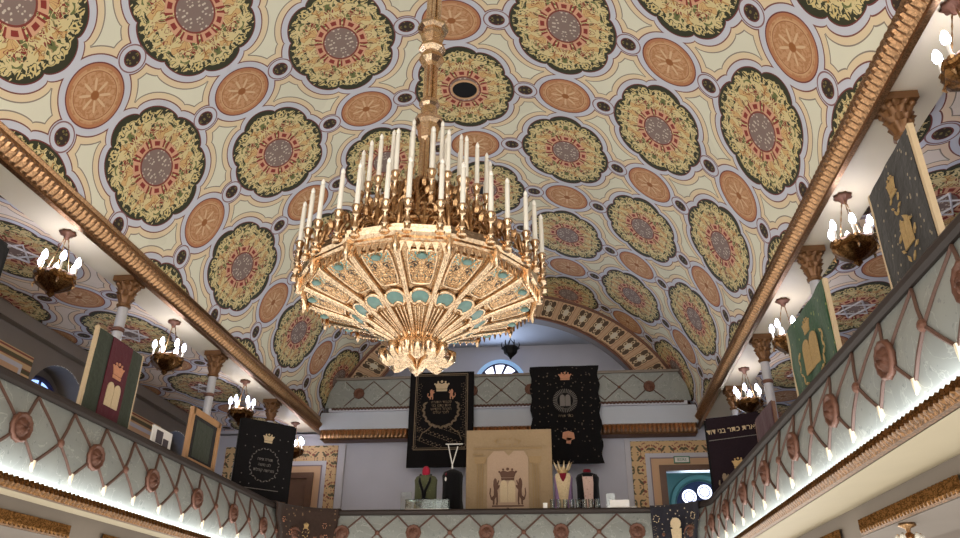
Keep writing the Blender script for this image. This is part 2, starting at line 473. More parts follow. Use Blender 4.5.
WIN = [9.1, 14.45, 19.8]
def zarch(y, z0=4.35, R=1.0):
    for c in WIN:
        if abs(y-c) < R: return z0+math.sqrt(R*R-(y-c)**2)
    return None
for sg, sd in ((-1, 'left'), (1, 'right')):
    mb = MB(); ys = [YB+(YE-YB)*k/241 for k in range(242)]
    for c in WIN: ys += [c-1.0, c+1.0, c-.98, c+.98, c-.995, c+.995]
    ys = sorted(ys)
    for a, b in zip(ys, ys[1:]):
        za, zb = zarch(a), zarch(b); mid = zarch((a+b)/2)
        lo = (3.0, 3.0)
        if mid is None:
            mb.add([(sg*XW, a, -1.6), (sg*XW, b, -1.6), (sg*XW, b, 5.9), (sg*XW, a, 5.9)], [(0, 1, 2, 3)])
        else:
            za = za or 4.35; zb = zb or 4.35
            mb.add([(sg*XW, a, za), (sg*XW, b, zb), (sg*XW, b, 5.9), (sg*XW, a, 5.9)], [(0, 1, 2, 3)])
            mb.add([(sg*XW, a, -1.6), (sg*XW, b, -1.6), (sg*XW, b, 3.0), (sg*XW, a, 3.0)], [(0, 1, 2, 3)])
    struct(mb.build('wall_'+sd, M_TAUPE))
    # cove under the aisle ceiling and a stencilled frieze
    struct(MB().box((sg*(XW-.09), (YB+YE)/2, 5.72), (.18, YE-YB, .26)).build('trim_7' if sg < 0 else 'trim_8', M_TAUPE))
    for i, c in enumerate(WIN):
        n = 20; P = [(c-1.0, 3.0)] + [(c+1.0*math.cos(PI-PI*k/n), 4.35+1.0*math.sin(PI-PI*k/n)) for k in range(n+1)] + [(c+1.0, 3.0)]
        mb = MB()
        for (a, b) in zip(P, P[1:]):
            mb.add([(sg*XW, a[0], a[1]), (sg*XW, b[0], b[1]), (sg*(XW+.55), b[0], b[1]), (sg*(XW+.55), a[0], a[1])], [(0, 1, 2, 3)])
        o = struct(mb.build('window_%d' % (i+1+(3 if sg > 0 else 0)), M_DARKWALL, smooth=True))
        xg = sg*(XW+.54)
        MB().add([(xg, a[0], a[1]) for a in P], [tuple(range(len(P)))]).build('back_panel', M_DARKWALL, o)
        # the glazed arch inside the niche
        g = [(c-.75, 3.7)] + [(c+.75*math.cos(PI-PI*k/n), 4.4+.72*math.sin(PI-PI*k/n)) for k in range(n+1)] + [(c+.75, 3.7)]
        xa = xg-sg*.03
        MB().add([(xa, a[0], a[1]) for a in g], [tuple(range(len(g)))]).build('pane', M_GLASSB, o)
        cc = [(xa-sg*.012, c+.34*math.cos(2*PI*k/20), 4.3+.34*math.sin(2*PI*k/20)) for k in range(21)]
        MB().add(cc[:-1], [tuple(range(20))]).build('pane', M_GLASSG, o)
        mb = MB().tube([(xa-sg*.02, a[0], a[1]) for a in g], .05, 5).tube(cc, .03, 5).tube([(xa-sg*.02, c, 4.64), (xa-sg*.02, c, 5.1)], .03, 5)
        mb.tube([(xa-sg*.02, c-.5, 4.9), (xa-sg*.02, c-.05, 4.75)], .02, 4).tube([(xa-sg*.02, c+.5, 4.9), (xa-sg*.02, c+.05, 4.75)], .02, 4)
        mb.build('tracery', M_MUNTIN, o)
    k = 8
    for (a, b) in ((6.2, 8.1), (10.7, 13.4), (16.05, 18.7)):
        k += 1
        o = struct(MB().box((sg*(XW-.02), (a+b)/2, 4.55), (.04, b-a, 1.3)).build('trim_%d' % (k+(10 if sg > 0 else 0)), M_SCROLL))
        MB().box((sg*(XW-.045), (a+b)/2, 4.35), (.02, b-a-.55, 1.2)).build('inner_panel', M_GREYP, o)
        MB().box((sg*(XW-.06), (a+b)/2, 4.3), (.02, b-a-.75, 1.1)).build('inner_panel', M_TANP, o)

# ------------------------------------------------------------------ end wall
def rect(mb, x0, x1, z0, z1, y, d): return mb.box(((x0+x1)/2, y, (z0+z1)/2), (x1-x0, d, z1-z0))
mb = MB()
DX0, DX1, DZ = 4.40, 5.95, 4.46
rect(mb, -XW, DX0, 1.7, 5.75, 21.7, .2); rect(mb, DX1, XW, 1.7, 5.75, 21.7, .2); rect(mb, DX0, DX1, DZ, 5.75, 21.7, .2)
rect(mb, -XW, -5.3, 5.7, 5.95, 21.7, .2); rect(mb, 5.3, XW, 5.7, 5.95, 21.7, .2)
struct(mb.build('wall_back', M_WHITE))
# pilaster edges of the central bay
struct(rect(rect(MB(), -4.86, -4.66, 1.9, 5.36, 21.56, .1), 3.34, 3.48, 1.9, 5.36, 21.56, .1).build('trim_30', M_GREYP))
# painted portals
def portal(idx, x0, x1, ztop, dx0, dx1, dz):
    def frame(mb, a0, a1, z, b0, b1, zz, y, d):
        rect(mb, a0, b0, 1.9, z, y, d); rect(mb, b1, a1, 1.9, z, y, d); rect(mb, b0, b1, zz, z, y, d); return mb
    o = struct(frame(MB(), x0, x1, ztop, dx0-.52, dx1+.52, dz+.50, 21.575, .05).build('trim_%d' % idx, M_SCROLL))
    frame(MB(), dx0-.52, dx1+.52, dz+.50, dx0-.40, dx1+.40, dz+.38, 21.58, .04).build('band', M_GREYP, o)
    frame(MB(), dx0-.40, dx1+.40, dz+.38, dx0-.37, dx1+.37, dz+.35, 21.57, .06).build('band', M_LINEP, o)
    frame(MB(), dx0-.37, dx1+.37, dz+.35, dx0-.17, dx1+.17, dz+.16, 21.58, .04).build('panel', M_TANP, o)
    return frame(MB(), dx0-.17, dx1+.17, dz+.16, dx0, dx1, dz, 21.55, .12)
portal(31, 3.5, 6.9, 5.30, DX0, DX1, DZ).build('door_1', M_WOOD)['kind'] = 'structure'
d2 = portal(32, -8.3, -4.9, 5.34, -7.5, -5.72, 4.40)
rect(d2, -7.5, -5.72, 1.9, 4.40, 21.58, .04)
d2 = struct(d2.build('door_2', M_WOOD))
for xx in (-7.1, -6.1):
    rect(MB(), xx-.33, xx+.33, 3.3, 4.2, 21.555, .03).build('door_panel', M_WOOD, d2)
# room seen through the right door, with its rose window
mb = MB()
mb.box((5.2, 24.55, 3.3), (3.2, .1, 3.6)).box((3.6, 23.15, 3.3), (.1, 2.7, 3.6)).box((6.8, 23.15, 3.3), (.1, 2.7, 3.6)).box((5.2, 23.15, 5.05), (3.2, 2.7, .1)).box((5.2, 23.15, 1.75), (3.2, 2.7, .1))
struct(mb.build('wall_side_room', M_TEALWALL))
RWX, RWZ, RWY = 5.72, 4.02, 24.46
def disc(mb, x, z, r, y, n=28, a0=0, a1=2*PI):
    P = [(x+r*math.cos(a0+(a1-a0)*k/n), z+r*math.sin(a0+(a1-a0)*k/n)) for k in range(n + (0 if a1-a0 > 6.2 else 1))]
    return mb.poly(P, y-.01, y+.01)
def ringp(mb, x, z, r, w, y, n=32): return mb.tube([(x+r*math.cos(2*PI*k/n), y, z+r*math.sin(2*PI*k/n)) for k in range(n+1)], w, 5)
o = struct(disc(MB(), RWX, RWZ, .72, RWY, 40).build('window_7', M_MUNTIN))
ringp(MB(), RWX, RWZ, .84, .1, RWY, 40).build('window_frame', M_TEALWALL, o)
for k in range(5):
    a = PI/2 - .35 + 2*PI*k/5
    x, z = RWX+.42*math.cos(a), RWZ+.42*math.sin(a)
    p = disc(MB(), x, z, .235, RWY-.025).build('pane', M_GLASSW, o)
    ringp(ringp(MB(), x, z, .15, .016, RWY-.04, 20), x, z, .235, .02, RWY-.04, 20).build('tracery', M_MUNTIN, p)
disc(MB(), RWX, RWZ, .13, RWY-.025).build('pane', M_GLASSW, o)
# exit sign
def text_mesh(body, size, name, mat, parent, M, depth=.004):
    cu = bpy.data.curves.new(name, 'FONT'); cu.body = body; cu.size = size; cu.extrude = depth
    cu.align_x = 'CENTER'; cu.align_y = 'CENTER'; cu.resolution_u = 2
    t = bpy.data.objects.new(name, cu); C.objects.link(t)
    dg = bpy.context.evaluated_depsgraph_get(); dg.update()
    me = bpy.data.meshes.new_from_object(t.evaluated_get(dg)); bpy.data.objects.remove(t)
    me.materials.clear(); me.materials.append(mat); me.transform(M @ Rx(PI/2)); me.name = name
    o = bpy.data.objects.new(name, me); C.objects.link(o)
    if parent: o.parent = parent
    return o
sg_ = thing('exit_sign', 'small green and white exit sign above the right doorway', 'sign', (4.86, 21.53, 4.76))
rect(MB(), -.2, .2, -.085, .085, 0, .04).build('face', M_PAPER, sg_)
rect(rect(rect(rect(MB(), -.2, .2, .07, .095, -.005, .05), -.2, .2, -.095, -.07, -.005, .05), -.215, -.19, -.095, .095, -.005, .05), .19, .215, -.095, .095, -.005, .05).build('frame', M_SIGN, sg_)
text_mesh('IESIRE', .1, 'lettering', M_SIGN, sg_, Tr(0, -.022, 0), .002)

# arch ring at the end of the vault
AI, BI = 4.5, 4.25
mb = MB(); tN = 120; ta = math.asin((5.6-Z0)/BI)
def arcpt(f, r):
    t = ta+(PI-2*ta)*f
    return ((AI+(A_+.02-AI)*r)*math.cos(t), Z0+(BI+(B_+.02-BI)*r)*math.sin(t))
mb.grid(lambda a, b: (arcpt(a, b)[0], 21.58, arcpt(a, b)[1]), tN, 2, lambda a, b: (a*26, b))
o = struct(mb.build('wall_arch', M_ARCH))
mb = MB(); mb.grid(lambda a, b: (arcpt(a, 0)[0], 21.58+.5*b, arcpt(a, 0)[1]), tN, 1); mb.build('arch_soffit', M_TAUPE, o, smooth=True)
MB().tube([(arcpt(k/tN, 0)[0], 21.56, arcpt(k/tN, 0)[1]) for k in range(tN+1)], .045, 6).build('arch_moulding', M_COPPER, o)
MB().tube([(arcpt(k/tN, .97)[0], 21.55, arcpt(k/tN, .97)[1]) for k in range(tN+1)], .06, 6).build('arch_moulding', M_COPPER, o)
# choir loft: slab, frieze, parapet, room behind
struct(MB().box((0, 21.35, 5.92), (10.7, .62, .5)).build('trim_33', M_BLUEWALL))
mb = MB(); n = 180
def fr(a, b):
    i = round(b*4); x, z, k = -5.3+10.6*a, (5.38, 5.42, 5.52, 5.63, 5.68)[i], (0, .5, 1, 1, 0)[i]
    return (x, 21.06-.05*k-(.05*k if round(a*n) % 2 else 0), z)
mb.grid(fr, n, 4); o = struct(mb.build('trim_34', M_CORN))
MB().box((0, 21.3, 5.53), (10.6, .42, .28)).build('backing', M_COPPER, o)
mb = MB().poly([(-5.22, 6.28), (5.22, 6.28), (5.12, 6.75), (4.92, 7.10), (-4.92, 7.10), (-5.12, 6.75)], 20.95, 21.1)
chp = struct(mb.build('wall_choir_parapet', M_MARBLE))
MB().box((0, 21.0, 7.13), (9.9, .26, .07)).build('coping', M_TAUPE, chp)
MB().tube([(-5.0+10.0*k/200, 20.93, 6.24+(.012 if k % 2 else -.012)) for k in range(201)], .035, 5).build('rope_moulding', M_ROPE, chp)
struct(MB().box((0, 20.99, 6.22), (10.2, .08, .1)).build('trim_35', M_WHITE))
P0, DP = -4.23, .833
ks = [k for k in range(-1, 12) if abs(P0+k*DP) < 4.9]
mb = MB()
for k in ks:
    x = P0+k*DP
    for sx in (-1, 1):
        for z1 in (7.05, 6.32):
            if abs(x+sx*DP/2) < 5.0: mb.tube([(x, 20.94, 6.69), (x+sx*DP/2, 20.94, z1)], .014, 4)
mb.build('lattice', M_ROPE, chp)
def rosette(R, mat):
    mb = MB()
    mb.lathe([(R, 0), (R, .03), (R*.92, .055), (R*.8, .05), (R*.72, .03), (R*.6, .03), (R*.45, .06), (R*.2, .075), (.004, .08)], 24,
             mod=lambda r, z, a, i: (r*(1+.035*math.cos(12*a)), z*(1+.25*math.cos(8*a)) if r < R*.7 else z))
    return mb
rose_s = rosette(.16, M_COPPER)
for k in ks:
    x = P0+k*DP
    if k % 2 == 0:
        q = rose_s.build('rosette', M_COPPER, chp, smooth=True); q.matrix_local = Tr(x, 20.94, 6.69) @ Rx(PI/2)
    else:
        q = MB().ell((0, 0, 0), (.045, .03, .045), 8, 5).build('stud', M_COPPER, chp); q.location = (x, 20.93, 6.69)
mb = MB().box((0, 25.05, 7.8), (12.6, .1, 4.0))
struct(mb.build('wall_choir_back', M_WHITE))
struct(MB().box((-6.2, 23.5, 7.8), (.1, 3.0, 4.0)).box((6.2, 23.5, 7.8), (.1, 3.0, 4.0)).build('wall_choir_sides', M_TAUPE))
struct(MB().box((0, 23.55, 9.62), (12.6, 3.0, .1)).build('ceiling_choir', M_BLUEWALL))
struct(MB().box((0, 23.2, 6.1), (12.6, 3.6, .1)).build('floor_choir', M_WOOD))
struct(MB().box((-5.2, 22.1, 8.2), (2.4, .08, 4.6)).box((5.2, 22.1, 8.2), (2.4, .08, 4.6)).build('trim_36', M_DARKWALL))
# half-round choir window
wx, wz, wy = -.44, 8.18, 24.97
o = struct(disc(MB(), wx, wz, .9, wy, 40).build('window_8', M_GLASSC))
p = disc(MB(), wx, wz, .72, wy-.03, 40).build('pane', M_GLASSW, o)
ringp(MB(), wx, wz, .72, .035, wy-.04, 40).build('tracery', M_MUNTIN, p)
mb = MB()
for k in range(10):
    a = PI*k/5
    mb.poly([(wx+.2*math.cos(a+.2), wz+.2*math.sin(a+.2)), (wx+.72*math.cos(a-.07), wz+.72*math.sin(a-.07)), (wx+.72*math.cos(a+.07), wz+.72*math.sin(a+.07)), (wx+.2*math.cos(a+.42), wz+.2*math.sin(a+.42))], wy-.07, wy-.04)
mb.build('mullion', M_MUNTIN, p)
disc(MB(), wx, wz, .2, wy-.06).build('hub', M_PALEBLUE, o)

# ------------------------------------------------------------------ galleries
XB = 4.60
PROF = [(.0, 2.72), (.04, 2.60), (.11, 2.42), (.17, 2.22), (.175, 2.05), (.16, 1.90), (.15, 1.82), (.155, 1.74), (.17, 1.67)]
def prof_at(z):
    for (a, b), (c, d) in zip(PROF, PROF[1:]):
        if z >= d: return a+(c-a)*(b-z)/(b-d)
    return PROF[-1][0]
YA = 16.15; RA = 1.2
def path(sg, s):
    """s is y along the straight, then arc length round the corner, then along the back gallery; returns base point and normal to the nave"""
    if s <= YA: return Vector((sg*XB, s, 0)), Vector((-sg, 0, 0))
    a = (s-YA)/RA
    if a <= PI/2:
        c = Vector((sg*(XB-RA), YA, 0)); d = Vector((sg*math.cos(a), math.sin(a), 0)); return c+d*RA, -d
    return Vector((sg*(XB-RA-(s-YA-RA*PI/2)), YA+RA, 0)), Vector((0, -1, 0))
SE = YA+RA*PI/2
def pp(sg, s, off, z):
    p, n = path(sg, s); q = p+n*off; return (q.x, q.y, z)
def side_samples(a, b):
    st = [a+(min(b, YA)-a)*k/40 for k in range(41)] if a < YA else [a]
    if b > YA: st += [max(a, YA)+(b-max(a, YA))*k/16 for k in range(1, 17)]
    return st
ROS = rosette(.17, M_COPPER)
def parapet(name, sg, sa, sb, rose0, step, Pz=2.22):
    st = side_samples(sa, sb); n = len(st)-1
    pr = PROF
    mb = MB(); mb.grid(lambda a, b: pp(sg, st[round(a*n)], pr[round(b*(len(pr)-1))][0], pr[round(b*(len(pr)-1))][1]), n, len(pr)-1)
    o = struct(mb.build(name, M_MARBLE, smooth=True))
    # back face and rail
    mb = MB(); mb.grid(lambda a, b: pp(sg, st[round(a*n)], -.12, 2.72-.85*b), n, 1); mb.build('back_face', M_WHITE, o)
    rp = [(-.16, 2.70), (.04, 2.70), (.075, 2.73), (.075, 2.78), (.045, 2.82), (-.16, 2.82), (-.16, 2.70)]
    mb = MB(); mb.grid(lambda a, b: pp(sg, st[round(a*n)], *rp[round(b*6)]), n, 6); mb.build('hand_rail', M_RAIL, o)
    # gilt dentil trim along the bottom
    ns = int((sb-sa)/.09)*2
    tp = [(.13, 1.675, 0), (.20, 1.675, .5), (.215, 1.70, 1), (.235, 1.665, 1), (.245, 1.62, .8), (.215, 1.585, .3), (.205, 1.56, 0), (.15, 1.556, 0)]
    def tf(a, b):
        k = round(a*ns); q = tp[round(b*7)]; w = (k % 2)-.5
        return pp(sg, sa+(sb-sa)*k/ns, q[0]+.02*q[2]*w, q[1]+.015*q[2]*w)
    mb = MB(); mb.grid(tf, ns, 7); mb.build('gilt_trim', M_LAMP, o)
    # lattice
    mb = MB(); h = step/2
    k0 = math.floor((sa-rose0)/h)+1; k1 = math.ceil((sb-rose0)/h)-1
    def arm(s0, z0, s1, z1, r=.02):
        m = 6; mb.tube([pp(sg, s0+(s1-s0)*i/m, prof_at(z0+(z1-z0)*i/m)+.008, z0+(z1-z0)*i/m) for i in range(m+1)], r, 5)
    for k in range(k0, k1+1):
        s = rose0+k*h
        for d in (-1, 1):
            if sa-.05 < s+d*h/2 < sb+.05: arm(s, Pz, s+d*h/2, 2.69); arm(s, Pz, s+d*h/2, 1.90)
    mb.build('lattice', M_ROPE, o)
    for k in range(k0, k1+2):
        s = rose0+k*h-h/2
        if sa < s < sb:
            a = pp(0 or sg, s, prof_at(1.92)+.01, 1.93); b = pp(sg, s, .17, 1.86); c = pp(sg, s, .185, 1.80)
            MB().tube([a, b, c], [.03, .03, .008], 6).build('lattice_tip', M_CREAMIVORY, o)
    for k in range(k0, k1+1):
        s = rose0+k*h; p, nn = path(sg, s); off = prof_at(Pz)+.004
        M = Tr(*(p+nn*off)) @ Tr(0, 0, Pz) @ nn.to_track_quat('Z', 'Y').to_matrix().to_4x4()
        if k % 2 == 0: q = ROS.build('rosette', M_COPPER, o, smooth=True)
        else: q = MB().ell((0, 0, .02), (.055, .055, .035), 8, 5).build('stud', M_COPPER, o)
        q.matrix_local = M
    return o
parapet('wall_gallery_left', -1, YB, SE, 7.86, 1.505)
parapet('wall_gallery_right', 1, YB, SE, 7.90, 1.51)
parapet('wall_gallery_back', -1, SE, SE+2*(XB-RA), SE+.10, 1.61, 2.31)
# gallery floors, soffits, beams below
for sg, sd in ((-1, 'left'), (1, 'right')):
    struct(MB().box((sg*(4.6+XW)/2, (YB+YE)/2, 1.87), (XW-4.6, YE-YB, .06)).build('floor_gallery_'+sd, M_WOOD))
    mb = MB(); mb.grid(lambda a, b: (sg*(4.47+1.06*b), YB+(17.2-YB)*a, 1.56+.2*b-.03*math.sin(PI*b)), 2, 6)
    struct(mb.build('ceiling_gallery_'+sd, M_CREAM, smooth=True))
    struct(MB().box((sg*5.95, (YB+17.2)/2, 1.575), (.9, 17.2-YB, .39)).build('trim_37' if sg < 0 else 'trim_38', M_TAUPE))
    struct(MB().box((sg*7.3, (YB+17.2)/2, 1.74), (3.2, 17.2-YB, .04)).build('ceiling_lower_'+sd, M_TAUPE))
    for i, yc in enumerate((5.65, 9.35, 13.05)):
        n = 60; L = 2.85
        def ff(a, b):
            j = round(b*4); w = (round(a*n) % 2)
            return (sg*(5.49-(0, .03, .03, .05, .02)[j]-.04*w*(0, 1, 1, 0, 0)[j]), yc-L/2+L*a, (1.58, 1.565, 1.44, 1.40, 1.38)[j])
        struct(MB().grid(ff, n, 4).build('trim_%d' % (40+i+(5 if sg < 0 else 0)), M_LAMP))
struct(MB().box((0, 19.5, 1.87), (9.2, 4.4, .06)).build('floor_gallery_back', M_WOOD))
# display step behind the back rail
struct(MB().box((-.6, 18.9, 2.34), (7.6, 1.5, .88)).build('trim_50', M_WOOD))

# columns
def column(x, y, label):
    t = thing('gallery_column', label, 'column', (x, y, 1.9), 0, 'slender columns carrying the vault beams')
    MB().lathe([(.15, 0), (.15, .12), (.11, .16), (.12, .2), (.092, .24)], 16).build('base', M_COL, t, True, auto=40)
    MB().lathe([(.09, .24), (.088, 2.0), (.084, 3.32)], 20).build('shaft', M_COL, t, True, auto=40)
    MB().lathe([(.085, 2.86), (.105, 2.88), (.105, 2.92), (.085, 2.94)], 20).build('ring', M_COPPER, t, True, auto=40)
    def leaf(r, z, a, i):
        w = 1 + (.16*math.cos(8*a) if z in (3.5, 3.68) else .22*math.cos(8*a+PI) if z in (3.58, 3.75) else .05*math.cos(8*a)); return r*w, z
    cp = MB().lathe([(.09, 3.3), (.115, 3.32), (.115, 3.35), (.09, 3.37), (.105, 3.42), (.135, 3.5), (.12, 3.52), (.15, 3.58), (.135, 3.61), (.165, 3.68), (.15, 3.7), (.18, 3.75)], 48, mod=leaf)
    for k in range(4):
        a = PI/4+k*PI/2; cp.ell((.17*math.cos(a), .17*math.sin(a), 3.72), (.045, .045, .05), 8, 6)
    cp.box((0, 0, 3.80), (.38, .38, .1))
    cp.build('capital', M_CAP, t, True, auto=40)
    return t
c0 = column(-5.74, 11.2, 'slender grey column behind the wine-red and green banner on left gallery')
dup(c0, (-5.76, 14.88, 1.9), 'slender grey column behind the wood-framed board on left gallery')
dup(c0, (-5.78, 18.4, 1.9), 'slender grey column rising behind the black banner on left gallery')
dup(c0, (5.66, 7.5, 1.9), 'slender grey column behind the charcoal banner on right gallery, nearest column')
dup(c0, (5.68, 11.2, 1.9), 'slender grey column behind the green brocade banner on right gallery')
dup(c0, (5.72, 14.93, 1.9), 'slender grey column behind the dark red panel on right gallery')
dup(c0, (5.76, 18.3, 1.9), 'slender grey column behind the purple-black lettered banner, farthest on right')

# gallery chandeliers
def lamp(x, y, label):
    """origin at the ceiling rosette"""
    t = thing('gallery_chandelier', label, 'chandelier', (x, y, 5.75), 0, 'six-light gilt chandeliers along the galleries')
    MB().lathe([(.1, 0), (.12, -.02), (.1, -.05), (.05, -.07), (.035, -.12), (.01, -.14)], 16, mod=lambda r, z, a, i: (r*(1+.12*math.cos(8*a)), z)).build('ceiling_rose', M_COPPER, t, True)
    for k in range(3):
        a = 2*PI*k/3+.3
        MB().tube([(.03*math.cos(a)*(1-f)+.2*math.cos(a)*f, .03*math.sin(a)*(1-f)+.2*math.sin(a)*f, -.1-.72*f) for f in [i/14 for i in range(15)]],
                  [.011 if i % 2 else .005 for i in range(15)], 5).build('chain', M_GOLDD, t)
    R6 = lambda r, z, a, i: (r*(1+.07*math.cos(6*a)), z+(.02*math.cos(12*a) if r > .25 else 0))
    MB().lathe([(.25, -.74), (.275, -.75), (.3, -.79), (.28, -.82), (.285, -.87), (.23, -.92), (.16, -.97), (.1, -1.01), (.05, -1.03), (.06, -1.06), (.03, -1.09), (.012, -1.11)], 36, mod=R6).build('basket', M_LAMP, t, True, auto=35)
    for k in range(6):
        a = 2*PI*k/6+.25; cx, cy = .265*math.cos(a), .265*math.sin(a)
        MB().lathe([(.035, -.79), (.045, -.76), (.03, -.74)], 10, (cx, cy, 0)).build('drip_pan', M_GOLDD, t)
        cd = MB().lathe([(.017, -.75), (.017, -.6)], 8, (cx, cy, 0)).build('candle_tube', M_CAND, t)
        MB().lathe([(.018, -.6), (.04, -.57), (.044, -.53), (.034, -.48), (.014, -.44), (.003, -.43)], 10, (cx, cy, 0)).build('bulb', M_BULB, cd, True)
        MB().tube([(cx*1.05, cy*1.05, -.88), (cx*1.12, cy*1.12, -.92), (cx*1.05, cy*1.05, -.96)], [.012, .02, .006], 6).build('pendant', M_GOLDD, t)
    return t
lamps = [(-5.82, 9.5, 'lit gilt chandelier at far left, nearest one over the left gallery'),
         (-5.84, 13.07, 'lit gilt chandelier over left gallery, right of the wine-red and green banner'),
         (-5.86, 16.75, 'lit gilt chandelier over left gallery, just above the black banner'),
         (-5.88, 20.5, 'lit gilt chandelier over left gallery, half hidden at the black banner edge'),
         (5.68, 6.0, 'lit gilt chandelier at the upper right corner, nearest over the right gallery'),
         (5.70, 9.55, 'lit gilt chandelier between the charcoal banner and the cornice on right'),
         (5.72, 13.1, 'lit gilt chandelier half hidden behind the green brocade banner'),
         (5.76, 16.85, 'lit gilt chandelier above the purple-black lettered banner')]
l0 = lamp(*lamps[0])
for x, y, lb in lamps[1:]: dup(l0, (x, y, 5.75), lb, rz=random.uniform(0, 1))
def point(x, y, z, e, r, c):
    l = bpy.data.lights.new('bulb_light', 'POINT'); l.energy = e; l.shadow_soft_size = r; l.color = c
    o = bpy.data.objects.new('bulb_light', l); C.objects.link(o); o.location = (x, y, z)
for x, y, lb in lamps: point(x, y, 5.2, 11, .1, (1, .93, .88))

# lantern in the choir
t = thing('hanging_lantern', 'dark iron lantern hanging in the arch above the choir window', 'lantern', (.02, 23.6, 9.57))
MB().tube([(0, 0, 0), (0, 0, -.3)], .012, 5).build('chain', M_IRON, t)
mb = MB()
for k in range(3):
    a = 2*PI*k/3; mb.tube([(0, 0, -.28), (.1*math.cos(a), .1*math.sin(a), -.42), (.2*math.cos(a), .2*math.sin(a), -.62)], .014, 5)
mb.build('hanger', M_IRON, t)
MB().lathe([(.27, -.58), (.29, -.62), (.22, -.66), (.2, -.78), (.12, -.87), (.05, -.93), (.02, -1.0)], 24, mod=lambda r, z, a, i: (r*(1+.08*math.cos(6*a)), z)).build('bowl', M_IRON, t, True)
for k in range(6):
    a = 2*PI*k/6; MB().tube([(.26*math.cos(a), .26*math.sin(a), -.6), (.3*math.cos(a), .3*math.sin(a), -.5), (.28*math.cos(a), .28*math.sin(a), -.4)], [.025, .02, .012], 6).build('spike', M_IRON, t)
# small lamp under the right gallery
t = thing('ceiling_lamp', 'small gilt ceiling lamp under the right gallery at bottom edge', 'lamp', (5.62, 9.75, 1.38))
MB().lathe([(.09, 0), (.1, -.03), (.03, -.06), (.02, -.12)], 14).build('ceiling_rose', M_GOLDD, t, True)
for k in range(5):
    a = 2*PI*k/5; x, y = .13*math.cos(a), .13*math.sin(a)
    MB().tube([(0, 0, -.1), (x*.7, y*.7, -.16), (x, y, -.12)], .014, 5).build('arm', M_GOLDD, t)
    MB().ell((x, y, -.17), (.035, .035, .05), 8, 6).build('shade', M_CAND, t)
MB().lathe([(.03, -.12), (.05, -.17), (.02, -.24), (.005, -.26)], 12).build('drop', M_GOLDD, t, True)

# ------------------------------------------------------------------ textiles
def cloth(mb, w, h, wav=.01, th=.02, nx=24, nz=24, sag=0.0, rag=0.0):
    def f(side):
        def g(a, b):
            x = (a-.5)*w; z = b*h
            y = wav*math.sin(a*17+b*2.0)*(1-.5*b) + wav*.5*math.sin(b*9+a*5)
            zz = z - sag*(1-abs(2*a-1))*b
            if rag: x += rag*math.sin(b*31+a*2)*(abs(2*a-1)**4)
            return (x, y+side, zz)
        return g
    n0 = len(mb.v); mb.grid(f(-th/2), nx, nz); n1 = len(mb.v); mb.grid(f(th/2), nx, nz)
    W = nx+1
    edge = [i for i in range(nx)]
    for i in range(nx):
        mb.f.append((n0+i, n1+i, n1+i+1, n0+i+1)); a = nz*W+i; mb.f.append((n0+a, n0+a+1, n1+a+1, n1+a))
    for j in range(nz):
        a = j*W; mb.f.append((n0+a, n0+a+W, n1+a+W, n1+a)); a = j*W+nx; mb.f.append((n0+a, n1+a, n1+a+W, n0+a+W))
    return mb
FY = -.036
def flat(mb, pts, dy=0.0): return mb.poly(pts, FY-dy, FY+.012)
def circ(x, z, r, n=14, rz=None): return [(x+r*math.cos(2*PI*k/n), z+(rz or r)*math.sin(2*PI*k/n)) for k in range(n)]
def crown(mb, x, z, w, h):
    flat(mb, [(x-w*.42, z), (x+w*.42, z), (x+w*.44, z+h*.2), (x-w*.44, z+h*.2)])
    up = [(x-w*.42, z+h*.24), (x+w*.42, z+h*.24), (x+w*.55, z+h*.66), (x+w*.3, z+h*.84), (x, z+h*.72), (x-w*.3, z+h*.84), (x-w*.55, z+h*.66)]
    flat(mb, up)
    for dx, dz, r in ((-.55, .72, .07), (-.3, .92, .07), (0, .95, .1), (.3, .92, .07), (.55, .72, .07)): flat(mb, circ(x+dx*w, z+dz*h, r*w))
    return mb
def tablets(mb, x, z, w, h):
    for s in (-1, 1):
        c = x+s*w*.255; flat(mb, [(c-w*.24, z), (c+w*.24, z)]+[(c+w*.24*math.cos(PI*k/8), z+h*.72+h*.26*math.sin(PI*k/8)) for k in range(9)])
    return mb
LION = [(0, 0), (.12, .02), (.14, .2), (.26, .3), (.3, .1), (.24, .02), (.38, 0), (.42, .16), (.4, .42), (.36, .55), (.55, .66), (.58, .74), (.4, .72), (.52, .88), (.46, .93), (.34, .8), (.3, .95), (.16, 1.0), (.05, .9), (.02, .74), (.08, .55), (.06, .35), (-.1, .28), (-.2, .4), (-.16, .6), (-.24, .64), (-.3, .42), (-.18, .2), (-.02, .16)]
def lion(mb, x, z, h, s, wx=.8):
    P = [(x+s*a*h*wx, z+b*h) for a, b in LION]
    return flat(mb, P if s > 0 else P[::-1])
def wreath(mb, x, z, rx, rz_, n=22, a0=-PI*.85, a1=PI*-.15, full=False, ls=.09):
    for k in range(n):
        a = a0+(a1-a0)*k/(n-1) if not full else 2*PI*k/n
        cx, cz = x+rx*math.cos(a), z+rz_*math.sin(a); d = a+PI/2+(.6 if k % 2 else -.6)
        L = ls*rx*2
        flat(mb, [(cx+L*math.cos(d), cz+L*math.sin(d)), (cx+L*.35*math.cos(d+1.57), cz+L*.35*math.sin(d+1.57)), (cx-L*math.cos(d), cz-L*math.sin(d)), (cx-L*.35*math.cos(d+1.57), cz-L*.35*math.sin(d+1.57))])
    return mb
def border(mb, w, h, inset, t, z0=0.0):
    x0, x1, a, b = -w/2+inset, w/2-inset, z0+inset, h-inset
    for P in ([(x0, a), (x1, a), (x1, a+t), (x0, a+t)], [(x0, b-t), (x1, b-t), (x1, b), (x0, b)], [(x0, a), (x0+t, a), (x0+t, b), (x0, b)], [(x1-t, a), (x1, a), (x1, b), (x1-t, b)]): flat(mb, P)
    return mb
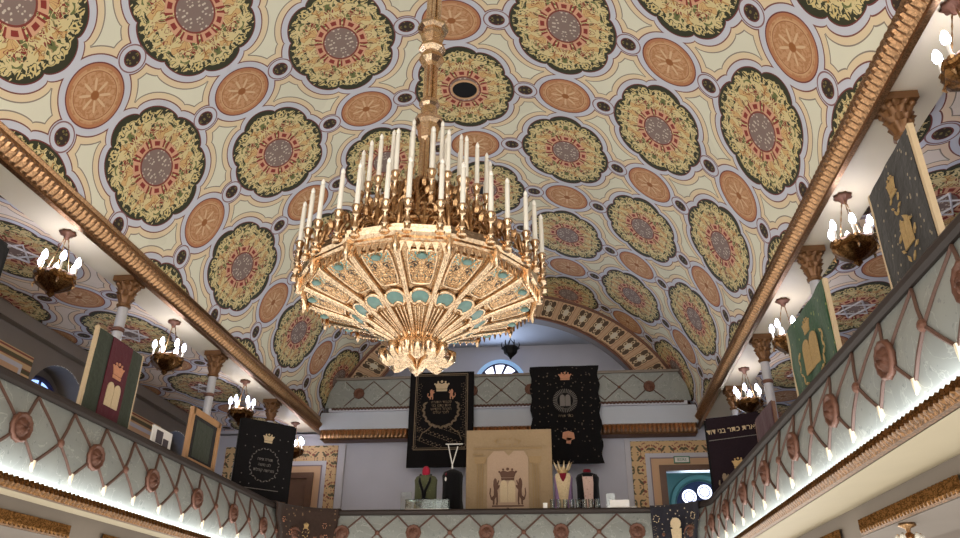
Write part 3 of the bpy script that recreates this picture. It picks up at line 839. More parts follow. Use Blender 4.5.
def dots(mb, pts, r):
    for x, z in pts: flat(mb, circ(x, z, r, 6))
    return mb
HB = '\u05ea\u05d5\u05e8\u05d4'
def heb(words): return ' '.join(w[::-1] for w in words[::-1])

# large curtain with crown and lions, hung over the choir parapet
t = thing('torah_curtain', 'large black velvet curtain with gold crown, lions and wreath, hung left on the choir parapet', 'curtain', (-1.77, 20.84, 4.50))
w, h = 1.86, 2.74
cloth(MB(), w, h, .012).build('cloth', M_BLACKV, t, True, auto=50)
border(border(MB(), w-.22, h, .06, .022, .42), w-.22, h, .11, .01, .42).build('border', M_EMBD, t)
crown(MB(), 0, 2.16, .36, .3).build('crown_embroidery', M_EMBW, t)
lion(MB(), -.34, 1.92, .3, 1).build('lion_embroidery', M_EMBP, t); lion(MB(), .34, 1.92, .3, -1).build('lion_embroidery', M_EMBP, t)
wreath(MB(), 0, 1.62, .5, .5, 26, -PI*1.12, PI*.12).build('wreath_embroidery', M_EMBD, t)
for k, wd in enumerate((['לכבוד', 'התורה'], ['זאת', 'נתנו', 'בני'], ['הקהל', 'הקדוש'], ['לזכר', 'עולם'])):
    text_mesh(heb(wd), .11, 'lettering', M_EMBD, t, Tr(0, FY, 1.84-.1*k))
mb = MB()
for k in range(24):
    x = -.72+1.44*((k*7) % 24)/23; z = .55+.55*((k*5) % 24)/23; wreath(mb, x, z, .06, .05, 5, full=True, ls=.22)
for s in (-1, 1):
    for k in range(9): wreath(mb, s*(.62+.05*(k % 2)), 1.05+.16*k, .05, .06, 5, full=True, ls=.2)
    mb.tube([(0, FY, 1.1), (s*.2, FY, 1.2), (s*.36, FY, 1.05), (s*.52, FY, .95), (s*.6, FY, .75)], .014, 4)
mb.build('scroll_embroidery', M_EMBD, t)

t = thing('torah_curtain', 'large black curtain with tablets in a round halo, hung right on the choir parapet', 'curtain', (1.74, 20.84, 4.54))
w, h = 1.92, 2.78
cloth(MB(), w, h, .02, rag=.03).build('cloth', M_BLACKD, t, True, auto=50)
crown(MB(), .02, 2.36, .3, .22).build('crown_embroidery', M_EMBP, t)
mb = MB()
for k in range(40):
    a = 2*PI*k/40; r0, r1 = .22, .34
    flat(mb, [(r0*math.cos(a-.03), 1.76+r0*math.sin(a-.03)), (r1*math.cos(a-.03), 1.76+r1*math.sin(a-.03)), (r1*math.cos(a+.03), 1.76+r1*math.sin(a+.03)), (r0*math.cos(a+.03), 1.76+r0*math.sin(a+.03))])
mb.build('halo_embroidery', M_EMBS, t)
tablets(MB(), 0, 1.6, .3, .34).build('tablets_embroidery', M_EMBS, t)
text_mesh(heb(['כתר', 'תורה']), .1, 'lettering', M_EMBD, t, Tr(0, FY, 1.32))
dots(MB(), [(-.72+.24*i, .95+.22*j) for i in range(7) for j in range(8) if not (1.2 < .95+.22*j < 2.2 and 1 < i < 5)], .014).build('sequins', M_EMBD, t)
flat(flat(MB(), [(-.12, .7), (.05, .62), (.22, .68), (.2, .84), (.05, .9), (-.1, .86)]), [(-.02, .56), (.1, .54), (.14, .7), (0, .72)]).build('patch_embroidery', M_EMBP, t)

# beige curtain in the middle of the back gallery
t = thing('ark_curtain', 'beige silk curtain with brown crown and lions standing in the middle of the back gallery', 'curtain', (.335, 18.32, 2.82))
w, h = 2.06, 2.02
cloth(MB(), w, h, .004).build('cloth', M_BEIGE, t, True, auto=50)
flat(MB(), [(-.52, .02), (.46, .02), (.46, 1.34), (.36, 1.5), (.12, 1.5), (0, 1.38), (-.12, 1.5), (-.36, 1.5), (-.52, 1.34)]).build('centre_panel', M_PINKSILK, t)
FY -= .014
crown(MB(), -.03, .8, .36, .28).build('crown_embroidery', M_EMBB, t)
lion(MB(), -.38, .24, .62, 1, .46).build('lion_embroidery', M_EMBB, t); lion(MB(), .32, .24, .62, -1, .46).build('lion_embroidery', M_EMBB, t)
tablets(MB(), -.03, .3, .36, .52).build('tablets_embroidery', M_EMBW, t)
mb = MB(); flat(mb, [(-.4, .2), (.34, .2), (.34, .23), (-.4, .23)]); mb.tube([(-.2, FY, .05), (-.03, FY, .17), (.14, FY, .05)], .014, 4); mb.build('scroll_embroidery', M_EMBB, t)
mb = MB()
for s in (-1, 1):
    for dx in (.6, .66, .72): flat(mb, [(s*dx-.014-.03, .05), (s*dx+.014-.03, .05), (s*dx+.014-.03, 1.2), (s*dx-.014-.03, 1.2)])
    flat(mb, [(s*.66-.15, 1.2), (s*.66+.09, 1.2), (s*.66+.13, 1.36), (s*.66-.19, 1.36)])
flat(mb, [(-.86, 1.54), (.8, 1.54), (.8, 1.58), (-.86, 1.58)]); flat(mb, [(-.86, 1.40), (-.62, 1.40), (-.62, 1.43), (-.86, 1.43)])
wreath(mb, -.03, 1.72, .3, .08, 14, full=True, ls=.08)
mb.build('column_embroidery', plain('ochre_thread', '#a0855f', .7, .1, .15, 30), t)
FY += .014

# standing banners along the side galleries
def stand(t, w, h, wood, back=.05, z=-1.0):
    """light batten frame the cloth is stretched on"""
    mb = MB().box((-w/2-.02, .02, h/2-.5), (.05, .05, h+1.0)).box((w/2+.02, .02, h/2-.5), (.05, .05, h+1.0)).box((0, .03, h-.02), (w, .03, .04)).box((0, .03, .05), (w, .03, .04))
    for s in (-1, 1): mb.box((s*(w/2), .03, -.99), (.06, .4, .03))
    return mb.build('batten_frame', wood, t)
zb = 2.9
t = thing('velvet_banner', 'wine-red velvet banner with dark green sides standing on the left gallery', 'banner', (-4.86, 10.05, zb), PI/2)
cloth(MB(), 1.2, 1.2, .006).build('cloth', M_DKGREEN, t, True, auto=50); stand(t, 1.2, 1.22, M_PALEWOOD)
flat(MB(), [(-.27, .02), (.27, .02), (.27, 1.19), (-.27, 1.19)]).build('centre_panel', M_WINE, t)
FY -= .014
crown(MB(), .0, .62, .24, .24).build('crown_embroidery', M_EMBP, t); tablets(MB(), 0, .2, .34, .36).build('tablets_embroidery', M_EMBW, t)
FY += .014
t = thing('framed_board', 'dark board in a light wooden frame standing on the left gallery', 'board', (-4.86, 13.12, zb), PI/2)
w, h = 1.1, .95
mb = MB()
for s in (-1, 1): mb.box((s*(w/2), 0, h/2-.5), (.11, .06, h+1.0))
mb.box((0, 0, h-.05), (w, .06, .11)).box((0, 0, .03), (w, .06, .1)); mb.build('frame', M_OAK, t)
MB().box((0, .01, h/2), (w, .02, h-.1)).build('panel', M_BLACKV, t)
MB().box((0, -.003, h/2-.02), (w-.42, .01, h-.3)).build('inset', M_DKGREEN, t)
# black banner at the left corner
pA, pB = Vector((-5.50, 16.13)), Vector((-4.60, 17.03)); d = pB-pA
t = thing('velvet_banner', 'black velvet banner with crown and dim wreath at the left rear gallery corner', 'banner', (*((pA+pB)/2), 2.95), math.atan2(d.y, d.x))
w, h = d.length, 1.72
cloth(MB(), w, h, .006).build('cloth', M_BLACKV, t, True, auto=50); stand(t, w, h-.02, M_BLACKC)
crown(MB(), .02, h-.48, .22, .2).build('crown_embroidery', M_EMBW, t)
wreath(MB(), 0, .74, .34, .36, 30, full=True, ls=.05).build('wreath_embroidery', M_EMBS, t)
for k in range(3): text_mesh(heb([('תורה', 'ציוה'), ('לנו', 'משה'), ('מורשה', 'קהלת')][k]), .09, 'lettering', M_EMBS, t, Tr(0, FY, .86-.12*k))
dots(MB(), [(x, z) for x in (-.5, -.3, .3, .5) for z in (.3, .5, 1.1, 1.35)], .012).build('sequins', M_EMBS, t)
flat(MB(), [(-.4, .2), (.4, .2), (.4, .215), (-.4, .215)]).build('border', M_EMBS, t)
t = thing('velvet_banner', 'black banner cut by the left picture edge, on the left gallery', 'banner', (-4.86, 6.7, zb), PI/2)
cloth(MB(), 1.3, 1.42, .006).build('cloth', M_BLACKV, t, True, auto=50); stand(t, 1.3, 1.38, M_BLACKC)
# right side
t = thing('velvet_banner', 'tall charcoal banner with two gold emblems, nearest on the right gallery', 'banner', (4.86, 6.42, zb), -PI/2-.06)
cloth(MB(), 1.16, 1.28, .006).build('cloth', M_GREYV, t, True, auto=50); stand(t, 1.16, 1.3, M_PALEWOOD)
wreath(crown(MB(), .03, .92, .16, .2), .03, .86, .09, .12, 9, full=True, ls=.2).build('crown_embroidery', M_EMB, t)
wreath(tablets(MB(), .1, .36, .22, .28), .1, .44, .17, .2, 9, full=True, ls=.14).build('tablets_embroidery', M_EMB, t)
t = thing('velvet_banner', 'green brocade banner with gold tablets standing on the right gallery', 'banner', (4.86, 9.5, zb), -PI/2)
cloth(MB(), 1.72, 1.16, .02, sag=.06).build('cloth', M_GREENV, t, True, auto=50); stand(t, 1.72, 1.14, M_PALEWOOD)
tablets(MB(), .05, .3, .6, .44).build('tablets_embroidery', M_EMB, t); crown(MB(), .05, .78, .24, .18).build('crown_embroidery', M_EMB, t)
wreath(MB(), .05, .5, .5, .4, 18, -PI*1.1, PI*.1, ls=.06).build('wreath_embroidery', M_EMB, t)
t = thing('velvet_banner', 'small dark red panel behind the rail beside the lettered banner, right gallery', 'banner', (4.9, 12.45, zb), -PI/2)
cloth(MB(), 1.15, .62, .006).build('cloth', M_WINE2, t, True, auto=50); stand(t, 1.15, .6, M_WOOD)
t = thing('velvet_banner', 'purple-black banner with a gold Hebrew inscription at the right rear gallery corner', 'banner', (5.26, 16.48, 2.72), -.48)
w, h = 1.13, 1.86
cloth(MB(), w, h, .008, sag=.02).build('cloth', M_PURPLEV, t, True, auto=50); stand(t, w, h-.04, M_BLACKC)
text_mesh(heb(['תפארת', 'כתר', 'בני', 'דוד']), .15, 'lettering', M_EMBW, t, Tr(.05, FY-.01, h-.32), .008)
flat(MB(), [(-.54, h-.5), (.54, h-.5), (.54, h-.488), (-.54, h-.488)]).build('border', M_EMBS, t)
crown(MB(), .02, .72, .22, .22).build('crown_embroidery', M_EMB, t); tablets(MB(), .02, .3, .3, .36).build('tablets_embroidery', M_EMBW, t)
lion(MB(), -.36, .3, .36, 1).build('lion_embroidery', M_EMBD, t); lion(MB(), .4, .3, .36, -1).build('lion_embroidery', M_EMBD, t)
# white card on the left rail
t = thing('printed_card', 'small white card with a dark picture standing behind the left rail', 'card', (-4.82, 11.62, 2.84), PI/2)
MB().box((0, 0, .17), (.62, .03, .36)).box((0, .06, .02), (.5, .12, .03)).build('card', M_PAPER, t)
MB().box((-.1, -.02, .2), (.2, .01, .2)).box((.12, -.02, .13), (.16, .01, .16)).build('picture', M_INK, t)

# cloths draped over the rail at the rear corners
def drape(label, sg, sa, sb, z1, mat):
    t = thing('draped_cloth', label, 'cloth', (0, 0, 0))
    st = [sa+(sb-sa)*k/24 for k in range(25)]
    zz = [2.72-(2.72-z1)*k/12 for k in range(13)]
    prof = [(-.20, 2.45), (-.19, 2.7), (-.18, 2.845), (-.05, 2.85), (.07, 2.845), (.11, 2.80), (.115, 2.72)] + [(max(prof_at(z)+.05, .115), z) for z in zz[1:]]
    n = len(prof)-1
    def fn(off):
        def f(a, b):
            k = round(a*24); j = round(b*n); p = prof[j]
            wv = .02*math.sin(k*1.3)*(j/n)
            return pp(sg, st[k], p[0]+wv+off, p[1]+(off if 2 <= j <= 4 else 0))
        return f
    mb = MB().grid(fn(0), 24, n); mb.build('cloth', mat, t, True, solid=.012)
    def place(s, z, off=.02):
        p, nn = path(sg, s)
        return Tr(*(p+nn*(max(prof_at(z)+.05, .115)+off))) @ Tr(0, 0, z) @ Rz(math.atan2(nn.x, -nn.y))
    return t, place
t, place = drape('brown brocade cloth draped over the rail at the left rear corner', -1, YA+.05, SE-.02, 1.95, M_BROWNT)
mb = MB(); wreath(mb, 0, 0, .07, .1, 8, full=True, ls=.2); crown(mb, 0, .08, .1, .12)
mb.build('emblem', M_EMB, t).matrix_local = place(YA+1.02, 2.28, .05)
for s, z in ((.3, 2.5), (.5, 2.25), (.72, 2.1), (1.3, 2.15), (1.55, 2.45), (1.6, 2.2)):
    wreath(MB(), 0, 0, .04, .05, 6, full=True, ls=.25).build('flower', M_EMBP, t).matrix_local = place(YA+s, z, .05)
t, place = drape('charcoal floral cloth draped over the rail at the right rear corner', 1, YA+.55, SE-.06, 1.95, M_NAVYT)
mb = MB(); flat(mb, circ(0, .1, .12)); flat(mb, [(-.1, -.22), (.1, -.22), (.12, 0), (-.12, 0)]); mb.build('emblem', M_EMBW, t).matrix_local = place(YA+1.17, 2.32, .06)
for s in (.68, 1.7):
    wreath(MB(), 0, 0, .06, .07, 8, full=True, ls=.2).build('flower', M_EMBW, t).matrix_local = place(YA+s, 2.55, .05)
mb = MB()
for i in range(7):
    for j in range(4): pass
for s in (.62, 1.75):
    for z in (2.05, 2.2, 2.35):
        wreath(MB(), 0, 0, .03, .04, 5, full=True, ls=.25).build('flower', M_EMBD, t).matrix_local = place(YA+s, z, .05)

# ------------------------------------------------------------------ display of vestments on the back gallery
ZS = 2.78
def torso(mb, w, h, d, flare=1.0):
    """shoulders and hanging garment, oval in plan"""
    L = [(0, w*.5*flare), (h*.35, w*.47), (h*.7, w*.47), (h*.86, w*.5), (h*.94, w*.42), (h*.985, w*.2), (h, w*.13)]
    vs = []; n = 28
    for z, r in L:
        for k in range(n):
            a = 2*PI*k/n; f = 1+.05*math.cos(9*a)*(1-z/h)
            vs.append((r*math.cos(a)*f, d*(r/w)*1.1*math.sin(a)*f, z))
    fs = [(i*n+k, i*n+(k+1) % n, (i+1)*n+(k+1) % n, (i+1)*n+k) for i in range(len(L)-1) for k in range(n)] + [tuple(range(n))[::-1], tuple((len(L)-1)*n+k for k in range(n))]
    mb.add(vs, fs); return mb
def front(mb, w, d, pts, off=.012):
    """panel wrapped on the front of a torso"""
    n = 8; vs = []
    for (z, xa, xb) in pts:
        for k in range(n+1):
            x = xa+(xb-xa)*k/n; rr = w*.5
            y = -(d*.55)*math.sqrt(max(.02, 1-(x/(rr*1.02))**2))-off; vs.append((x, y, z))
    m = len(pts)
    mb.add(vs, [(i*(n+1)+k, i*(n+1)+k+1, (i+1)*(n+1)+k+1, (i+1)*(n+1)+k) for i in range(m-1) for k in range(n)]); return mb
def base(t, h):
    MB().lathe([(.14, -.0), (.14, .02), (.02, .03), (.02, h)], 14).build('stand', M_IRON, t)
t = thing('robe_mannequin', 'headless mannequin in olive brocade robe with red collar and black sash', 'mannequin', (-1.63, 18.15, ZS))
w, h, d = .55, .98, .34
torso(MB(), w, h, d).build('robe', M_OLIVE, t, True, auto=50)
MB().ell((.0, -.04, h+.05), (.1, .1, .14), 14, 9).build('collar', M_RED, t, True)
MB().tube([(-.12, -.06, h-.02), (-.12, -.19, h-.2), (-.03, -.23, h-.42), (0, -.235, h-.6)], .035, 6).tube([(.12, -.06, h-.02), (.12, -.19, h-.2), (.03, -.23, h-.42), (0, -.235, h-.6)], .035, 6).build('sash', M_BLACKC, t, True)
MB().ell((0, -.15, .28), (.2, .1, .13), 16, 8).build('muff', M_BLACKC, t, True)
t = thing('robe_mannequin', 'headless black draped mannequin with a white forked stand behind, left of beige curtain', 'mannequin', (-1.0, 18.2, ZS))
torso(MB(), .5, 1.1, .34, 1.15).build('robe', M_BLACKC, t, True, auto=50)
MB().ell((-.12, -.12, .94), (.05, .04, .07), 10, 6).build('rosette', M_DKRED, t, True); MB().ell((-.14, -.185, .84), (.022, .012, .05), 8, 6).build('tag', M_PAPER, t, True)
MB().tube([(-.14, .05, 1.72), (-.02, .05, 1.2), (.0, .05, 1.05)], .014, 6).tube([(.1, .05, 1.66), (-.03, .05, 1.2), (-.02, .05, 1.05)], .014, 6).tube([(-.2, .05, 1.72), (.22, .05, 1.72)], .014, 6).build('forked_stand', M_PAPER, t)
t = thing('robe_mannequin', 'headless mannequin in lilac robe with cream lace front and spiky gold crown', 'mannequin', (1.61, 18.15, ZS))
w, h, d = .44, .98, .32
torso(MB(), w, h, d).build('robe', M_LILAC, t, True, auto=50)
front(MB(), w, d, [(.02, -.05, .05), (.3, -.09, .09), (.6, -.14, .14), (.85, -.18, .18), (.93, -.16, .16)]).build('lace_front', M_CREAMC, t, True)
front(MB(), w, d, [(.74, -.015, .015), (.82, -.06, .06), (.93, -.09, .09)], .02).build('collar', M_DKRED, t, True)
def cr(r, z, a, i): return r*(1+.12*(i % 4 == 0)), z+(.16 if (i % 4 == 0 and z > .1) else 0)
MB().lathe([(.11, h-.06+0), (.13, h+.02), (.12, h+.07)], 20).build('crown_band', M_EMB, t, True, auto=40)
mb = MB()
for k in range(9):
    a = 2*PI*k/9; mb.tube([(.12*math.cos(a), .12*math.sin(a), h+.04), (.17*math.cos(a), .15*math.sin(a), h+.14), (.22*math.cos(a), .17*math.sin(a), h+.24)], [.03, .024, .006], 6)
mb.ell((0, 0, h+.06), (.11, .11, .08), 12, 6).build('crown', M_EMBW, t, True)
t = thing('robe_mannequin', 'headless mannequin in black jacket over pale pink front with dark red collar', 'mannequin', (2.17, 18.15, ZS))
w, h, d = .54, .98, .34
torso(MB(), w, h, d).build('jacket', M_BLACKC, t, True, auto=50)
front(MB(), w, d, [(.0, -.08, .1), (.4, -.09, .11), (.7, -.11, .13), (.88, -.12, .12)]).build('front_panel', M_PINKF, t, True)
MB().lathe([(.08, h-.02), (.1, h+.03), (.08, h+.06), (.02, h+.07)], 14).build('collar', M_DKRED, t, True, auto=40)
front(MB(), w, d, [(.84, -.11, .11), (.9, -.12, .12)], .03).build('bow', M_BLACKC, t, True)
# glass on the rail
yR = YA+RA+.06; zr = 2.82
def vitrine(x, w, d, h, label, loc=None):
    t = thing('glass_case', label, 'case', loc or (x, yR+.02, zr))
    MB().box((0, 0, .01), (w, d, .02)).build('base', M_PAPER, t)
    mb = MB()
    for s in (-1, 1): mb.box((s*(w/2-.004), 0, h/2+.02), (.008, d, h)); mb.box((0, s*(d/2-.004), h/2+.02), (w-.02, .008, h))
    mb.box((0, 0, h+.024), (w, d, .008)); mb.build('glass', M_GLASS, t); return t
vitrine(-1.45, .98, .14, .2, 'long low glass case on the rail in front of the olive robe')
t = thing('glass_plaque', 'upright clear glass plaque left of the olive robed mannequin', 'plaque', (-2.1, 18.2, ZS))
MB().box((0, 0, .3), (.26, .02, .56)).build('glass', M_GLASS, t); MB().box((0, 0, .02), (.3, .1, .04)).build('foot', M_PAPER, t)
MB().box((.03, -.012, .28), (.05, .004, .05)).build('mark', M_INK, t)
t = thing('glass_plaque', 'upright clear glass plaque right of the black jacket mannequin', 'plaque', (2.68, 18.2, ZS))
MB().box((0, 0, .26), (.2, .02, .48)).build('glass', M_GLASS, t); MB().box((0, 0, .02), (.26, .1, .04)).build('foot', M_PAPER, t)
MB().box((.05, -.012, .32), (.05, .004, .08)).build('mark', M_INK, t)
for k in range(8):
    x = 1.36+.14*k
    t = thing('glass_tumbler', 'clear glass tumbler in the row on the back rail, %s' % ('at its left end', 'second from its left end', 'third from its left end', 'fourth from its left end', 'fifth from its left end', 'third from its right end', 'second from its right end', 'at its right end')[k], 'glass', (x, yR, zr), 0, 'tumblers on the back rail')
    MB().lathe([(.045, 0), (.05, .01), (.055, .2), (.049, .2), (.044, .02), (.001, .02)], 16, cap=False).build('tumbler', M_GLASS, t, True, auto=40)
t = thing('white_box', 'low white box on the rail right of the glass tumblers', 'box', (2.82, yR, zr))
MB().box((0, 0, .09), (.42, .13, .16)).build('box', M_PAPER, t); MB().box((.05, 0, .012), (.62, .15, .02)).build('tray', M_PAPER, t)
t = thing('white_box', 'small white box at the right end of the beige curtain, behind rail', 'box', (1.2, yR-.02, zr))
MB().box((0, 0, .05), (.09, .09, .1)).build('box', M_PAPER, t); MB().box((0, 0, .11), (.1, .1, .02)).build('lid', M_PAPER, t)

# ------------------------------------------------------------------ the great chandelier
CXC, CYC = 0.04, 8.18
ch = thing('crown_chandelier', 'huge gilt crown chandelier with rings of white candles hanging from the vault', 'chandelier', (CXC, CYC, 2.85))
ch.scale = (.955, .955, 1)
def cz(z): return z-2.85
aim = math.atan2(-CYC, 1.706-CXC)
NB = 16; DA = 2*PI/NB
def L(mb, prof, n, a0=0.0, mod=None, cap=True): return mb.lathe([(r, cz(z)) for r, z in prof], n, (0, 0, 0), a0, mod, None, cap)
# shaft, octagonal with collars
def fluted(mb, r, z0, z1, k=8, rr=.035):
    for i in range(k):
        a = aim+2*PI*i/k; x, y = r*math.cos(a), r*math.sin(a); mb.tube([(x, y, cz(z0)), (x, y, cz(z1))], rr, 6)
    return mb
mb = MB(); L(mb, [(.06, 4.0), (.06, 9.9)], 8, aim)
fluted(mb, .075, 6.7, 7.40, 8, .027); fluted(mb, .085, 8.1, 9.9, 8, .03); fluted(mb, .085, 5.1, 6.35, 8, .03)
mb.build('shaft', M_GOLDS, ch)
for pr_ in ([(.1, 8.14), (.235, 8.1), (.235, 8.05), (.17, 8.02), (.175, 7.9), (.13, 7.78), (.11, 7.74)], [(.1, 7.74), (.2, 7.71), (.2, 7.66), (.13, 7.61), (.12, 7.56)],
            [(.1, 7.56), (.185, 7.52), (.185, 7.47), (.12, 7.40), (.1, 7.34)], [(.1, 6.78), (.15, 6.72), (.15, 6.67), (.115, 6.63), (.12, 6.5), (.15, 6.47), (.215, 6.42), (.215, 6.36), (.16, 6.32), (.13, 6.1), (.1, 6.05)]):
    L(MB(), pr_, 8, aim).build('collar', M_GOLDS, ch)
# rim: fourteen-sided moulding
RIM = 1.5
a0 = aim+DA/2
mb = MB(); L(mb, [(1.40, 3.86), (1.47, 3.80), (1.52, 3.82), (1.50, 3.86), (1.54, 3.89), (1.55, 3.93), (1.52, 3.95), (1.53, 3.98), (1.47, 3.99), (1.38, 3.99)], NB, a0, cap=False)
mb.build('rim', M_GOLDS, ch)
# pierced cresting tiers inside
def cresting(r, z0, hh, lean, n, name):
    """pierced gallery of little balusters, arches and leaves"""
    mb = MB()
    for i in range(n):
        a = a0+2*PI*i/n; b = a0+2*PI*(i+1)/n; c, d = math.cos(a), math.sin(a)
        P = lambda t, z, q=0: ((r+q)*math.cos(a+(b-a)*t), (r+q)*math.sin(a+(b-a)*t), cz(z0+z*hh))
        mb.tube([P(0, 0), P(0, .25), P(0, .5), P(0, .75), P(0, .88), P(0, 1.0)], [.02, .035, .016, .03, .022, .004], 6)
        mb.tube([P(.02, .2), P(.2, .52), P(.5, .72), P(.8, .52), P(.98, .2)], .017, 5)
        mb.tube([P(.5, .7), P(.5, .85, .02), P(.5, 1.0, .04)], [.035, .045, .004], 5)
        mb.tube([P(.5, .05), P(.36, .2, .02), P(.46, .38, .02), P(.6, .28, .02), P(.5, .2, .02)], .015, 5)
    mb.lathe([(r-.02, cz(z0)), (r+.03, cz(z0+.02)), (r+.03, cz(z0+.05)), (r-.02, cz(z0+.06))], n*2, (0, 0, 0), a0, cap=False)
    return mb.build(name, M_GOLDD, ch, True, auto=50)
cresting(1.38, 3.96, .36, .03, 32, 'outer_cresting')
cresting(1.12, 4.24, .34, .0, 24, 'middle_cresting')
cresting(.84, 4.5, .36, .0, 20, 'middle_cresting')
cresting(.50, 4.78, .42, .0, 14, 'inner_cresting')
mb = MB(); L(mb, [(1.40, 3.97), (1.14, 4.22), (1.08, 4.3), (.86, 4.48), (.8, 4.56), (.52, 4.78), (.48, 4.86), (.2, 5.0), (.12, 5.2)], 56, a0, mod=lambda r, z, a, i: (r*(1+.015*math.cos(28*a)), z), cap=False)
mb.build('crown_tier', M_GOLDD, ch, True, auto=40)
for k in range(NB):
    a = a0+k*DA; c, s = math.cos(a), math.sin(a)
    P = [(1.44, 4.0), (1.38, 4.3), (1.22, 4.44), (1.12, 4.34), (1.0, 4.48), (.92, 4.74), (.78, 4.80), (.68, 4.72), (.58, 4.88), (.5, 5.18), (.36, 5.30), (.24, 5.2), (.16, 5.4)]
    MB().tube([(r*c, r*s, cz(z)) for r, z in P], .028, 6).build('scroll_bracket', M_GOLDD, ch, True)
# candles: pairs at every corner, inner rings higher
hold = MB().lathe([(.045, 0), (.06, .02), (.04, .05), (.03, .1), (.05, .13), (.03, .16), (.026, .3), (.05, .33), (.035, .36), (.045, .42), (.062, .46), (.05, .49), (.03, .5)], 10)
wax = MB().lathe([(.03, .49), (.031, .52), (.029, 1.06), (.02, 1.08)], 10)
tip = MB().lathe([(.014, 1.07), (.027, 1.1), (.026, 1.13), (.01, 1.17), (.002, 1.18)], 8)
hp = wp = tp_ = None
def candle(a, r, z, sc_=1.0, hs=1.0):
    global hp, wp, tp_
    x, y = r*math.cos(a), r*math.sin(a)
    if hp is None:
        hp = hold.build('candle_holder', M_GOLDS, ch, True, auto=45); wp = wax.build('candle', M_CAND, ch, True, auto=45); tp_ = tip.build('bulb_tip', M_TIP, wp, True)
        A, B = hp, wp
    else:
        A, B, T = hp.copy(), wp.copy(), tp_.copy()
        for q in (A, B, T): C.objects.link(q)
        A.parent = ch; B.parent = ch; T.parent = B
    for q in (A, B): q.location = (x, y, cz(z)); q.scale = (sc_, sc_, hs)
for k in range(NB):
    for d_ in (-1, 1): candle(a0+k*DA+d_*math.radians(4.6), 1.55, 3.86, 1.0, .80)
for k in range(12):
    for d_ in (-1, 1): candle(a0+k*PI/6+d_*math.radians(6.5), .88, 4.62, 1.0, .92)
for k in range(8): candle(aim+(k+.5)*PI/4, .5, 4.95, 1.0, .98)
for k in range(5): candle(aim+(k+.2)*2*PI/5, .26, 5.0, 1.0, .98)
# bowl underside
BW = [(1.46, 3.80), (1.33, 3.735), (1.20, 3.69), (1.07, 3.645), (.94, 3.60), (.81, 3.55), (.68, 3.49), (.55, 3.42), (.42, 3.35), (.32, 3.29), (.25, 3.22)]
def bw(f):
    f = max(0, min(1, f))*(len(BW)-1); i = min(int(f), len(BW)-2); w = f-i
    return (BW[i][0]+(BW[i+1][0]-BW[i][0])*w, BW[i][1]+(BW[i+1][1]-BW[i][1])*w)
mb = MB(); L(mb, BW, 84, a0, cap=False); mb.build('bowl', M_GOLD, ch, True)
def bp(a, f, drop=.0):
    r, z = bw(f); return (r*math.cos(a), r*math.sin(a), cz(z)-drop)
for k in range(NB):
    a = a0+k*DA
    P = [bp(a, f/16, .035) for f in range(17)]
    rb = MB().tube(P, [.05-.028*f/16 for f in range(17)], 7).build('rib', M_GOLDS, ch, True)
    mb = MB()
    for f in range(15): mb.ell(bp(a, (f+.5)/15.5, .075-.03*f/15), (.022-.008*f/15,)*3, 7, 5)
    mb.build('beading', M_GOLDS, rb, True)
    # pierced panel between the ribs
    ac = aim+k*DA
    def fn(x, y):
        f = .06+.36*y; r, z = bw(f); wd = DA*.5*.66*(1-.28*(1-y)*0)*(1-.12*abs(2*y-1)**4)
        return bp(ac+(x*2-1)*wd, f, .028-.012*abs(2*x-1)**4)
    pn = MB().grid(fn, 10, 14, lambda x, y: ((x*2-1)*.7, 1-y)).build('pierced_panel', M_FILI, ch, True)
    Pf = [fn(0, y/12) for y in range(13)] + [fn(x/6, 1) for x in range(1, 7)] + [fn(1, 1-y/12) for y in range(1, 13)] + [fn(1-x/6, 0) for x in range(1, 7)]
    MB().tube(Pf, .017, 5).build('panel_frame', M_GOLDS, pn, True)
    e = fn(.5, .12); MB().ell((e[0], e[1], e[2]-.012), (.06, .06, .025), 12, 6).build('enamel', M_TEAL, pn, True)
    # kidney shaped enamel nearer the hub
    def kf(x, y):
        f = .475+.13*y; wd = DA*.5*(.84-.2*y)*math.sqrt(max(0, 1-(2*y-1)**4*.5))
        return bp(ac+(x*2-1)*wd, f+.03*abs(2*x-1)**2, .03+.02*math.sin(PI*y))
    cg = MB().grid(kf, 10, 6).build('enamel_cartouche', M_TEAL, ch, True)
    Pf = [kf(0, y/6) for y in range(7)] + [kf(x/8, 1) for x in range(1, 9)] + [kf(1, 1-y/6) for y in range(1, 7)] + [kf(1-x/8, 0) for x in range(1, 9)]
    MB().tube(Pf, .022, 5).build('cartouche_frame', M_GOLDS, cg, True)
    mb = MB()
    for dd in (-.22, 0, .22): mb.tube([bp(ac+dd*DA, .66+.34*i/6, .02) for i in range(7)], .012, 5)
    mb.build('fluting', M_GOLDS, ch, True)
# hanging leaf fringe round the rim
mb = MB(); N = 96*4
def fr2(a, b):
    k = round(a*N); an = a0+2*PI*a; ph = (k % 4)
    rr = 1.47/ max(.9, math.cos(((an-a0) % DA)-DA/2)/math.cos(0)) if False else 1.47*math.cos(DA/2)/math.cos(((an-a0) % DA)-DA/2)
    dz = (.03, .09, .17, .09)[ph]
    return ((rr-.03*b*0)*math.cos(an), rr*math.sin(an), cz(3.84-b*dz))
mb.grid(fr2, N, 2); mb.build('leaf_fringe', M_GOLDS, ch, solid=.02)
for k in range(NB):
    a = a0+k*DA
    MB().lathe([(.02, .02), (.05, -.02), (.03, -.06), (.055, -.1), (.03, -.15), (.008, -.2)], 8, (1.5*math.cos(a), 1.5*math.sin(a), cz(3.84))).build('corner_drop', M_GOLDS, ch, True)
